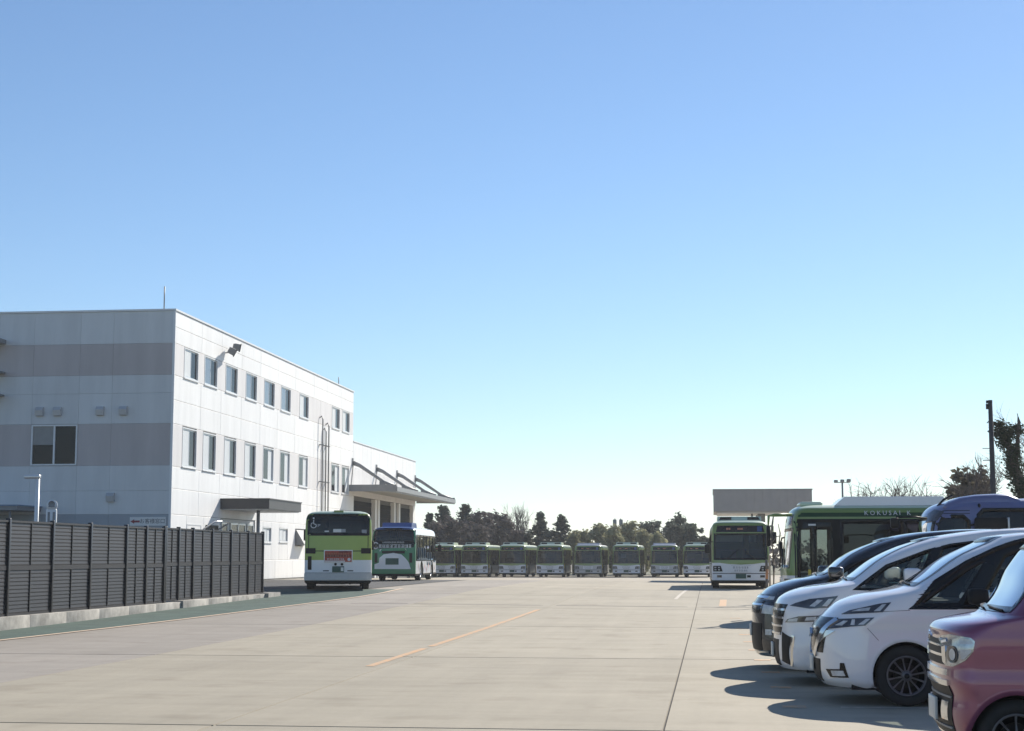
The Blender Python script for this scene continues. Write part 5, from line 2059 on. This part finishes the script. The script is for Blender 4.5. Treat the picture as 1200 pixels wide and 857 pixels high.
BLK = dict(ALPH)
BLK.update(L=4.80, W=.90, paint=INK, archmat=INK, zw=1.31, plate=(-.01, .55), mirror=(1.15, 1.36, INK), rim=RIMSIL,
           keys=[(0.200, 0.060, 4.75, 0.840, 0.42, 0.3), (0.260, 0.015, 4.76, 0.880, 0.43, 0.3), (0.450, -0.010, 4.79, 0.896, 0.47, 0.3), (0.870, 0.000, 4.78, 0.897, 0.51, 0.3), (0.970, 0.060, 4.78, 0.896, 0.53, 0.3), (1.050, 0.120, 4.77, 0.895, 0.56, 0.3), (1.120, 0.190, 4.77, 0.893, 0.58, 0.3), (1.180, 0.280, 4.77, 0.886, 0.58, 0.3), (1.230, 0.420, 4.76, 0.880, 0.54, 0.3), (1.270, 0.570, 4.76, 0.876, 0.50, 0.3), (1.300, 0.740, 4.76, 0.872, 0.46, 0.3), (1.340, 0.900, 4.75, 0.867, 0.44, 0.3), (1.650, 1.360, 4.66, 0.810, 0.43, 0.3), (1.840, 1.830, 4.52, 0.763, 0.42, 0.4), (1.930, 2.260, 4.29, 0.690, 0.42, 0.4), (1.965, 2.700, 4.20, 0.630, 0.42, 0.4)],
           ws=[(-.68, 1.34), (.68, 1.34), (.61, 1.85), (-.61, 1.85)],
           front=[('grille', PIANO, 'front', [(-.56, .80), (.56, .80), (.66, 1.06), (-.66, 1.06)], .008), ('grille_bar', CHROME, 'front', [(-.66, 1.0), (.66, 1.0), (.66, 1.03), (-.66, 1.03)], .02),
                  ('grille_bar', CHROME, 'front', [(-.64, .90), (.64, .90), (.64, .925), (-.64, .925)], .02), ('lower_grille', BLACKP, 'front', [(-.66, .28), (.66, .28), (.66, .66), (-.66, .66)], .006),
                  ('fog_lamp', LENS, 'both', [(.16, .50), (.24, .50), (.24, .58), (.16, .58)], .012), ('bumper_chrome', CHROME, 'pair', [(.5, .22), (.78, .22), (.78, .27), (.5, .27)], .015)])
bk_, bsh = make_car('minivan', 'black minivan, farthest of the parked vans, nosing out towards the yard', BLK, (.59, 24.1, 0), R(.3))
headlamp(bk_, bsh, [(.12, .97), (.30, .96), (.55, 1.00), (.62, 1.11), (.35, 1.09), (.16, 1.05)], [[(.16, .99), (.28, .985), (.30, 1.03), (.18, 1.03)], [(.36, 1.0), (.5, 1.02), (.54, 1.07), (.40, 1.06)]])
headlamp(bk_, bsh, [(.11, .80), (.26, .79), (.30, .90), (.14, .92)], [[(.13, .82), (.25, .81), (.27, .88), (.15, .89)]], house_mat=LENS)

KEI = dict(
    L=3.395, W=.7375, zh=.9, zw=1.175, dash=.62, tyre=.285, rimr=.19, rim=RIMDK, spokes=9, paint=ROSE, cat='car', pf=2.6,
    keys=[(0.200, 0.150, 3.36, 0.670, 0.24, 0.2), (0.270, 0.080, 3.37, 0.715, 0.23, 0.2), (0.450, 0.040, 3.39, 0.730, 0.22, 0.2), (0.580, 0.055, 3.39, 0.737, 0.21, 0.2), (0.670, 0.025, 3.39, 0.739, 0.21, 0.2), (0.800, 0.030, 3.38, 0.729, 0.22, 0.2), (0.920, 0.030, 3.38, 0.735, 0.22, 0.2), (1.000, 0.040, 3.38, 0.733, 0.22, 0.2), (1.050, 0.025, 3.38, 0.729, 0.27, 0.2), (1.080, 0.047, 3.38, 0.727, 0.30, 0.2), (1.100, 0.075, 3.38, 0.726, 0.32, 0.2), (1.130, 0.190, 3.38, 0.724, 0.32, 0.2), (1.150, 0.300, 3.37, 0.722, 0.32, 0.2), (1.170, 0.400, 3.37, 0.721, 0.32, 0.2), (1.540, 0.660, 3.33, 0.682, 0.34, 0.2), (1.700, 0.800, 3.27, 0.647, 0.35, 0.2), (1.755, 0.940, 3.18, 0.611, 0.36, 0.2), (1.785, 1.150, 3.13, 0.568, 0.36, 0.2), (1.800, 1.400, 3.10, 0.530, 0.36, 0.2)],
    ws=[(-.585, 1.20), (.585, 1.20), (.53, 1.69), (-.53, 1.69)], rw=[(-.52, 1.05), (.52, 1.05), (.5, 1.6), (-.5, 1.6)],
    wins=[dict(p=[(.80, 1.08), (1.06, 1.08), (1.10, 1.55), (1.0, 1.50)]), dict(p=[(1.16, 1.07), (1.98, 1.06), (1.98, 1.63), (1.2, 1.60)]),
          dict(p=[(2.08, 1.06), (2.9, 1.06), (2.9, 1.64), (2.08, 1.64)], priv=True), dict(p=[(2.98, 1.08), (3.22, 1.12), (3.2, 1.6), (2.98, 1.62)], priv=True)],
    pillars=[[(1.08, 1.05), (1.14, 1.05), (1.17, 1.62), (1.12, 1.6)], [(2.0, 1.04), (2.06, 1.04), (2.06, 1.66), (2.0, 1.66)], [(2.92, 1.04), (2.96, 1.04), (2.96, 1.65), (2.92, 1.65)]],
    arches=[(.50, .285, .335), (3.0, .285, .325)],
    seams=[(1.12, .34, 1.10, 1.03), (2.03, .33, 2.03, 1.03), (1.14, .33, 2.02, .33)],
    mirror=(1.0, 1.14, ROSE), plate=(.028, .46),
    front=[('grille', BLACKP, 'front', [(-.42, .80), (.42, .80), (.44, .98), (-.44, .98)], .006), ('grille_chrome', CHROME, 'front', [(-.50, .725), (.50, .725), (.50, .77), (-.50, .77)], .018), ('grille_slat', CHROME, 'front', [(-.42, .86), (.42, .86), (.42, .88), (-.42, .88)], .012), ('grille_slat', CHROME, 'front', [(-.43, .93), (.43, .93), (.43, .945), (-.43, .945)], .012),
           ('lower_grille', BLACKP, 'front', [(-.50, .24), (.50, .24), (.50, .66), (-.50, .66)], .006), ('grille_bar', CHROME, 'front', [(-.50, .655), (.50, .655), (.50, .69), (-.50, .69)], .016),
           ('grille_bar', GREYMET, 'front', [(-.48, .56), (.48, .56), (.48, .575), (-.48, .575)], .014), ('grille_bar', GREYMET, 'front', [(-.48, .34), (.48, .34), (.48, .355), (-.48, .355)], .014),
           ('fog_lamp', CHROME, 'pair', [(.27, .40), (.45, .40), (.45, .53), (.27, .53)], .02)])
ke_, ksh = make_car('kei_car', 'dusty rose boxy car with big chrome headlights at the right edge', KEI, (1.665, 12.94, 0), R(.5))
headlamp(ke_, ksh, [(.042, .88), (.044, .82), (.055, .795), (.087, .796), (.157, .849), (.207, .917), (.219, .987), (.194, 1.011), (.075, 1.03), (.05, 1.015), (.042, .985)],
         [[(.13, .855), (.15, .857), (.193, .912), (.193, .925), (.13, .925)], [(.13, .965), (.20, .965), (.205, .985), (.19, 1.0), (.13, 1.005)]], [[(.046, .955), (.066, .97), (.066, 1.0), (.048, .995)], [(.046, .84), (.05, .815), (.058, .82), (.058, .94), (.046, .93)]], house_mat=mat("headlight reflector", (.42, .44, .46), .15, .6, var=.35, scale=16, coat=1.0))
for s in (-1, 1):
    for nm, m, cx, rx, rz, off in (('projector_lens', LENSDK, .088, .026, .062, .016), ('projector_bulb', LENS, .092, .015, .042, .02)):
        q = MB()
        c = [offpoint(side_map(ksh, s), x, z, off, Vector((1.6, 0, .8))) for x, z in [(cx + rx * math.cos(t), .885 + rz * math.sin(t)) for t in np.linspace(0, 2 * math.pi, 15)]]
        q.add(c, [tuple(range(len(c)))], 0)
        q.build(nm, m, ke_, fix=False)

# ================================================================== FUEL CANOPY, POLES
fc = thing('fuel_canopy', 'flat grey refuelling canopy with deep fascia behind the oncoming bus', 'canopy', (3.0, 98.5, gz(3, 98)))
fb = gz(3, 98)
q = MB()
q.box(-2.8, 2.83, -3.5, 4.5, 4.16 - fb, 5.40 - fb, 0)
q.box(-2.84, 2.87, -3.54, 4.54, 5.402 - fb, 5.47 - fb, 0)
fo = q.build('fascia', mat("grey canopy fascia", (.40, .365, .34), .5, var=.05), fc)
for x in np.arange(-2.8, 2.8, .47):
    r = MB()
    r.box(x + .005, x + .462, -3.53, -3.503, 4.2 - fb, 5.38 - fb)
    r.build('fascia_panel', MATS["grey canopy fascia"], fo)
q = MB()
q.box(-2.6, 2.6, -3.3, 4.3, 4.09 - fb, 4.157 - fb)
q.build('soffit', PANEL_L, fc)
q = MB()
for y in (-1, 2.6):
    q.box(-.22, .22, y - .22, y + .22, -.2, 4.088 - fb)
q.tube([(-.55, -1.2, -.2), (-.55, -1.2, 4.0)], .06, 8)
q.build('column', GREYMET, fc)

mk = thing('marker_pole', 'slim pole with pale and orange bands between the oncoming bus and the side-on bus', 'pole', (1.62, 48.5, gz(2, 48)))
q = MB()
for k in range(5):
    q.tube([(0, 0, .28 * k), (.01 * (k % 2), 0, .28 * (k + 1))], .04, 8, k % 2)
q.build('banded_post', [BARKPALE, mat("faded orange band", (.50, .24, .12), .7)], mk)
q = MB()
q.bbox(-.14, .14, -.14, .14, -.05, .12, .02)
q.build('base_block', KERB, mk)
X, Z = at(895, 660, 52)
mk2 = thing('marker_pole', 'thin leaning bare sapling tied to a stake beside the oncoming bus', 'pole', (1.92, 52.0, gz(2, 52)))
q = MB()
q.tube([(0, 0, -.1), (.05, 0, 1.2), (-.02, 0, 2.2), (.06, 0, 2.75)], [.05, .045, .04, .02], 7)
q.tube([(.0, 0, 2.0), (-.14, 0, 2.3), (-.12, 0, 2.55)], [.03, .025, .012], 6)
q.tube([(.05, 0, 1.4), (.2, 0, 1.7), (.26, 0, 2.2), (.2, 0, 2.5)], [.03, .03, .02, .012], 6)
q.tube([(.0, 0, 1.9), (.15, 0, 2.1), (.3, 0, 2.12)], [.02, .018, .01], 6)
q.build('stem', BARKPALE, mk2)
q = MB()
q.box(-.12, -.06, -.03, .03, -.1, 1.5)
q.build('stake', mat("pale stake wood", (.45, .36, .26), .8), mk2)
mk2.name = 'sapling'
mk2['category'] = 'sapling'

X, Z = at(1160.5, 474, 55)
pl = thing('utility_pole', 'dark tall utility pole standing behind the blue coach', 'pole', (X, 55, gz(X, 55)))
q = MB()
q.tube([(0, 0, -.3), (0, 0, Z)], [.12, .07], 10)
q.build('pole_shaft', mat("dark pole concrete", (.04, .042, .048), .8), pl)
q = MB()
q.box(-.13, .06, -.05, .05, Z - .10, Z - .01)
q.box(-.14, -.03, -.05, .05, Z - .3, Z - .12)
for z in (5.0, 4.6):
    q.tube([(-.3, 0, z), (.02, 0, z)], .012, 4)
q.build('pole_fitting', BLACKP, pl)
X, Z = at(987, 563, 110)
lp = thing('lamp_mast', 'small lamp mast with three heads above the side-on bus roof', 'lamp post', (X, 110, gz(X, 110)))
q = MB()
q.tube([(0, 0, -.3), (0, 0, Z - .05)], [.09, .06], 8)
q.tube([(-.5, 0, Z - .2), (.5, 0, Z - .2)], .03, 6)
q.build('mast', GREYMET, lp)
for s in (-1, 0, 1):
    q = MB()
    q.bbox(s * .42 - .13, s * .42 + .13, -.12, .12, Z - .2 + .03 * s, Z + .03 * s, .04)
    q.build('lamp_head', GREYMET, lp)
X, Z = at(724, 604, 178)
tw = thing('lattice_mast', 'slim mast with forked floodlight head above the bamboo', 'mast', (X, 178, gz(X, 178)))
q = MB()
q.tube([(0, 0, -.5), (0, 0, Z - 1.4)], [.16, .12], 8)
q.tube([(0, 0, Z - 1.5), (-.3, 0, Z - .8), (-.32, 0, Z)], .07, 6)
q.tube([(0, 0, Z - 1.5), (.3, 0, Z - .8), (.32, 0, Z)], .07, 6)
q.build('mast', GREYMET, tw)
for s in (-1, 1):
    q = MB()
    q.bbox(s * .34 - .2, s * .34 + .2, -.15, .15, Z - .75, Z - .1, .04)
    q.build('lamp_head', GREYMET, tw)

# ================================================================== TREES
def leaves(mb, rg, c, r, n, size, flat=.8, mi=0):
    """n leaf clump faces scattered in an ellipsoid"""
    d = rg.normal(size=(n, 3))
    d /= np.linalg.norm(d, axis=1)[:, None]
    rad = rg.uniform(.1, 1.25, n)**.8
    P = np.array(c) + d * rad[:, None] * np.array(r)
    for p, dd in zip(P, d):
        nrm = dd + rg.normal(0, .6, 3)
        nrm /= np.linalg.norm(nrm)
        a = np.cross(nrm, [.3, .2, .9])
        a /= np.linalg.norm(a) + 1e-9
        b = np.cross(nrm, a)
        s = size * rg.uniform(.5, 1.3)
        t = s * rg.uniform(.35, .8)
        k = len(mb.v)
        mb.v.extend([tuple(p - a * s), tuple(p + b * t - a * s * .2), tuple(p + a * s), tuple(p - b * t + a * s * .1)])
        mb.f.append([k, k + 1, k + 2, k + 3])
        mb.m.append(mi)
        mb.s.append(False)


def limb(mb, rg, p, d, l, r, depth, maxd, up=.25, spread=.6, n=5):
    pts, rad = [p], [r]
    q = Vector(p)
    dd = Vector(d)
    k = 3
    for i in range(k):
        dd = (dd + Vector(rg.normal(0, .12, 3)) + Vector((0, 0, up * .15))).normalized()
        q = q + dd * (l / k)
        pts.append(q.copy())
        rad.append(r * (1 - .45 * (i + 1) / k))
    mb.tube(pts, rad, n if depth < 2 else 4, 0, False)
    if depth >= maxd:
        return
    m = 3 if depth else 5
    for i in range(m + int(rg.integers(0, 2))):
        t = rg.uniform(.35, 1.0)
        j = min(k - 1, int(t * k))
        b = pts[j].lerp(pts[j + 1], t * k - j)
        nd = (dd + Vector(rg.normal(0, spread, 3)) + Vector((0, 0, up))).normalized()
        limb(mb, rg, b, nd, l * rg.uniform(.5, .72), r * .5, depth + 1, maxd, up, spread, n)


TREEG = 'trees beyond the yard'


def tree(name, label, x, y, h, w, shape, leaf, seed, dens=1.0, size=.34, bark=BARK, group=None, lowest=.1, parts_only=False):
    rg = np.random.default_rng(seed)
    root = thing(name, label, 'bush' if shape == 'bush' else 'tree', (x, y, gz(x, y)), 0, group)
    t = MB()
    lean = rg.normal(0, .03 * h, 2)
    t.tube([(0, 0, -.3), (lean[0] * .4, lean[1] * .4, h * .45), (lean[0], lean[1], h * .92)], [h * .025 + .06, h * .018 + .04, .03], 7)
    c = MB()
    nl = int((44 if shape != 'cone' else 70) * dens) + 6
    for i in range(nl):
        f = (i + rg.uniform(0, 1)) / nl
        if shape == 'cone':
            z = h * (lowest + (1 - lowest) * f)
            r = w / 2 * (1 - f)**.85 * rg.uniform(.2, 1.0)**.6
            cr = (.09 * w + .08 * w * (1 - f), .09 * w + .08 * w * (1 - f), .028 * h)
            z -= .12 * r
        elif shape == 'column':
            z = h * (lowest + (1 - lowest) * f)
            r = w / 2 * math.sqrt(max(0.02, 1 - (2 * f - .9)**2 * .8)) * rg.uniform(.2, .9)
            cr = (.2 * w, .2 * w, .1 * h)
        else:
            z = h * (lowest + (1 - lowest) * (f * .9 + .05))
            e = (z / h - .55) / .5
            r = w / 2 * math.sqrt(max(.05, 1 - e * e)) * rg.uniform(.05, 1.0)
            cr = (.12 * w * rg.uniform(.5, 1.5), .12 * w * rg.uniform(.5, 1.5), .07 * h * rg.uniform(.5, 1.5))
        a = rg.uniform(0, 2 * math.pi)
        px, py = r * math.cos(a) + lean[0] * z / h, r * math.sin(a) + lean[1] * z / h
        t.tube([(lean[0] * z / h, lean[1] * z / h, max(.1, z - .3 * r - .2)), (px * .9, py * .9, z)], [.05, .02], 4, 0, False)
        leaves(c, rg, (px, py, z), cr, int(50 * dens * (1 if shape != 'cone' else .7)), size)
    leaves(c, rg, (lean[0], lean[1], h * .95), (w * .03 + .08, w * .03 + .08, h * .05), 16, size * .7)
    t.build('trunk', bark, root, fix=False)
    c.build('crown', leaf, root, fix=False)
    return root


def bare_tree(name, label, x, y, h, seed, r=.14, maxd=4, spread=.55, bark=BARKPALE, group=None, up=.3, trunk=.32, cat='tree'):
    rg = np.random.default_rng(seed)
    root = thing(name, label, cat, (x, y, gz(x, y)), 0, group)
    t = MB()
    b = MB()
    ht = h * trunk
    t.tube([(0, 0, -.3), (.05, 0, ht * .5), (0, .05, ht)], [r * 1.2, r, r * .85], 8)
    for i in range(6):
        a = 2 * math.pi * (i + rg.uniform(-.2, .2)) / 6
        d = Vector((math.cos(a) * .6, math.sin(a) * .6, 1.0)).normalized() if i else Vector((0, 0, 1))
        limb(b, rg, Vector((0, .02, ht - .1)), d, h * .36, r * .6, 0, maxd - 1, up, spread)
    t.build('trunk', bark, root, fix=False)
    b.build('crown', TWIG, root, fix=False)
    return root


DECK = [(506, 603, 22, 172, 'cone', LEAF_DK, 'narrow dark conifer just left of the canopy tip'),
        (522, 594, 34, 168, 'cone', LEAF_DK, 'tall ragged dark conifer under the workshop canopy tip'),
        (543, 592, 34, 170, 'cone', LEAF_DK, 'second tall dark conifer right of the canopy tip'),
        (533, 606, 44, 163, 'round', LEAF_BR, 'brownish dense tree in front of the two tall conifers'),
        (560, 600, 46, 172, 'round', LEAF_BR, 'wide brownish tree crown, middle of the left wood'),
        (572, 600, 44, 178, 'round', LEAF_BR, 'tall brown tree at the back of the left wood'),
        (548, 602, 40, 182, 'round', LEAF_BR, 'brown tree behind the tall conifers, farthest back'),
        (516, 612, 40, 161, 'round', LEAF_BR, 'low brown tree below the workshop canopy tip'),
        (583, 603, 40, 166, 'round', LEAF_BR, 'brownish tree at the right shoulder of the left wood'),
        (556, 616, 44, 160, 'round', LEAF_BR, 'low brown tree in front of the left wood'),
        (600, 618, 36, 168, 'round', LEAF_BR, 'low brown tree left of the pale bare tree'),
        (616, 624, 34, 172, 'round', LEAF_DK, 'low dark tree at the foot of the pale bare tree'),
        (635, 602, 25, 170, 'cone', LEAF_DK, 'left one of two spiky conifers beside the bare tree'),
        (655, 605, 27, 172, 'cone', LEAF_DK, 'right one of two spiky conifers beside the bare tree'),
        (645, 622, 36, 176, 'round', LEAF_DK, 'low dark shrubby tree behind the two spiky conifers'),
        (672, 626, 22, 170, 'column', LEAF_BAM, 'leftmost low clump of yellow green bamboo'),
        (687, 625, 26, 172, 'column', LEAF_BAM, 'second yellow green bamboo clump right of the conifers'),
        (703, 618, 28, 170, 'column', LEAF_BAM, 'tall bamboo clump left of the forked mast'),
        (720, 619, 26, 166, 'column', LEAF_BAM, 'bamboo clump right in front of the forked mast'),
        (739, 615, 30, 172, 'column', LEAF_BAM, 'tallest bamboo clump right of the forked mast'),
        (755, 625, 24, 168, 'column', LEAF_BAM, 'low bamboo clump left of the dark round trees'),
        (771, 628, 24, 162, 'column', LEAF_BAM, 'last bamboo clump, in front of the dark round trees'),
        (765, 611, 36, 178, 'round', LEAF_MID, 'dark rounded evergreen, left of the right hand group'),
        (784, 612, 36, 176, 'round', LEAF_MID, 'dark rounded evergreen, middle of the right hand group'),
        (797, 604, 36, 180, 'round', LEAF_DK, 'tallest dark evergreen of the right hand group'),
        (812, 613, 34, 176, 'round', LEAF_MID, 'dark evergreen sloping down to the oncoming bus'),
        (828, 630, 24, 178, 'round', LEAF_DK, 'low dark tree beside the oncoming bus')]
for i, (px, py, wpx, Y, shape, lf, lb) in enumerate(DECK):
    X, Z = at(px, py, Y)
    nm = {'cone': 'conifer_tree', 'round': 'evergreen_tree', 'column': 'bamboo_clump'}[shape]
    h = Z - gz(X, Y)
    wd = wpx * Y / 1900
    tree(nm, lb, X, Y, h, wd * (1.75 if shape == 'cone' else 1.1), shape, lf, 100 + i, 1.0, .21 if shape != 'cone' else .20, group=TREEG, lowest=.12)
X, Z = at(612, 590, 176)
bare_tree('bare_tree', 'pale leafless tree rising above the third bus of the far row', X, 176, Z - gz(X, 176), 5, .16, 4, .5, BARKPALE, TREEG)
X, Z = at(598, 604, 178)
bare_tree('bare_tree', 'smaller leafless tree at the edge of the left wood', X, 178, Z - gz(X, 178), 8, .12, 4, .5, BARKPALE, TREEG)
X, Z = at(740, 608, 182)
# low wood along the boundary
rg = np.random.default_rng(77)
q = MB()
for k in range(150):
    x = -62 + k * .95 + rg.uniform(-.4, .4)
    y = 186 + rg.uniform(-3, 6)
    leaves(q, rg, (x, y, rg.uniform(.6, 2.4)), (1.2, 1.0, 1.3), 60, .36)
wo = q.build('boundary_wood', LEAF_BR, None, fix=False)
tag(wo, 'low brown boundary thicket behind the far row of buses', 'wood', kind='stuff')

# right hand side, behind the side-on bus and the coach
for px, py, Y, sd, lb in ((1050, 563, 92, 21, 'bare twiggy shrub crown showing above the side-on bus'), (1022, 574, 95, 22, 'lower bare shrub at the left above the side-on bus roof'),
                          (1084, 571, 90, 23, 'bare shrub right above the side-on bus, left of the coach')):
    X, Z = at(px, py, Y)
    bare_tree('bare_shrub', lb, X, Y, Z - gz(X, Y), sd, .12, 4, .7, TWIG, 'shrubs behind the side-on bus', .15, .45, 'shrub')
X, Z = at(1142, 556, 66)
tree('scrub_tree', 'olive brown scrubby tree behind the coach and the utility pole', X, 66, Z, 2.6, 'round', LEAF_DRY, 31, 1.2, .13, lowest=.3)
X, Z = at(1122, 572, 70)
tree('scrub_tree', 'lower olive scrub just left above the coach roof', X, 70, Z, 2.2, 'round', LEAF_DRY, 32, 1.0, .13, lowest=.3)
X, Z = at(1150, 573, 64)
bare_tree('bare_tree', 'gnarled bare tree just left of the utility pole', X, 64, Z, 46, .10, 4, .65, BARK, None, .12, .62)
X, Z = at(1214, 505, 72)
bare_tree('bare_tree', 'bare branched tree at the right edge behind the ivy trunk', X, 72, Z, 43, .08, 4, .45, BARK, None, .3, .45)
X0, Z0 = at(1207, 610, 60)
X1, Z1 = at(1172, 502, 60)
iv = thing('ivy_tree', 'thick leaning tree trunk wrapped in dark ivy at the right edge', 'tree', (X0 + .8, 60, gz(X0, 60)))
q = MB()
ax = [(0, 0, -.3), (-.55, 0, 1.8), (-.8, 0, Z0), ((X0 + X1) / 2 - X0 - .78, 0, (Z0 + Z1) / 2), (X1 - X0 - .68, 0, Z1 - .2)]
q.tube(ax, [.28, .25, .2, .16, .07], 9)
q.tube([ax[3], (ax[4][0] + .55, 0, Z1 + .05), (ax[4][0] + .5, 0, Z1 + .35)], [.1, .06, .02], 6)
q.tube([ax[4], (ax[4][0] - .35, 0, Z1 + .0), (ax[4][0] - .5, 0, Z1 + .2)], [.07, .05, .02], 6)
q.build('trunk', BARK, iv)
q = MB()
rg = np.random.default_rng(9)
for k in range(34):
    t = k / 33
    s = t * 2.999
    i = 1 + int(s)
    p = Vector(ax[i]).lerp(Vector(ax[i + 1]), s - int(s))
    rr = .40 * (1 - .25 * t) * rg.uniform(.75, 1.2)
    leaves(q, rg, (p.x + rg.normal(0, .07), p.y + rg.normal(0, .06), p.z), (rr, rr, .26), 210, .06)
for k in range(8):
    leaves(q, rg, (ax[4][0] + rg.uniform(-.45, .6), rg.uniform(-.2, .2), Z1 + rg.uniform(-.5, .12)), (.24, .2, .17), 120, .055)
q.build('ivy_leaves', LEAF_IVY, iv, fix=False)

for o in COL.objects:
    if o.type == 'MESH' and o.parent is None and 'kind' not in o and 'label' not in o:
        struct(o)

hz = MB()
hz.box(-1400, 1400, -250, 1700, -2.5, 30)
hm = bpy.data.materials.new("thin winter haze")
hm.use_nodes = True
hn = hm.node_tree.nodes
hn.remove(hn["Principled BSDF"])
pv = hn.new("ShaderNodeVolumePrincipled")
pv.inputs["Color"].default_value = (0.86, 0.90, 0.96, 1)
pv.inputs["Density"].default_value = 0.0003
pv.inputs["Anisotropy"].default_value = 0.3
hm.node_tree.links.new(pv.outputs[0], hn["Material Output"].inputs["Volume"])
ho = hz.build('haze', hm, None, fix=True)
ho['kind'] = 'stuff'
SC.cycles.volume_bounces = 1
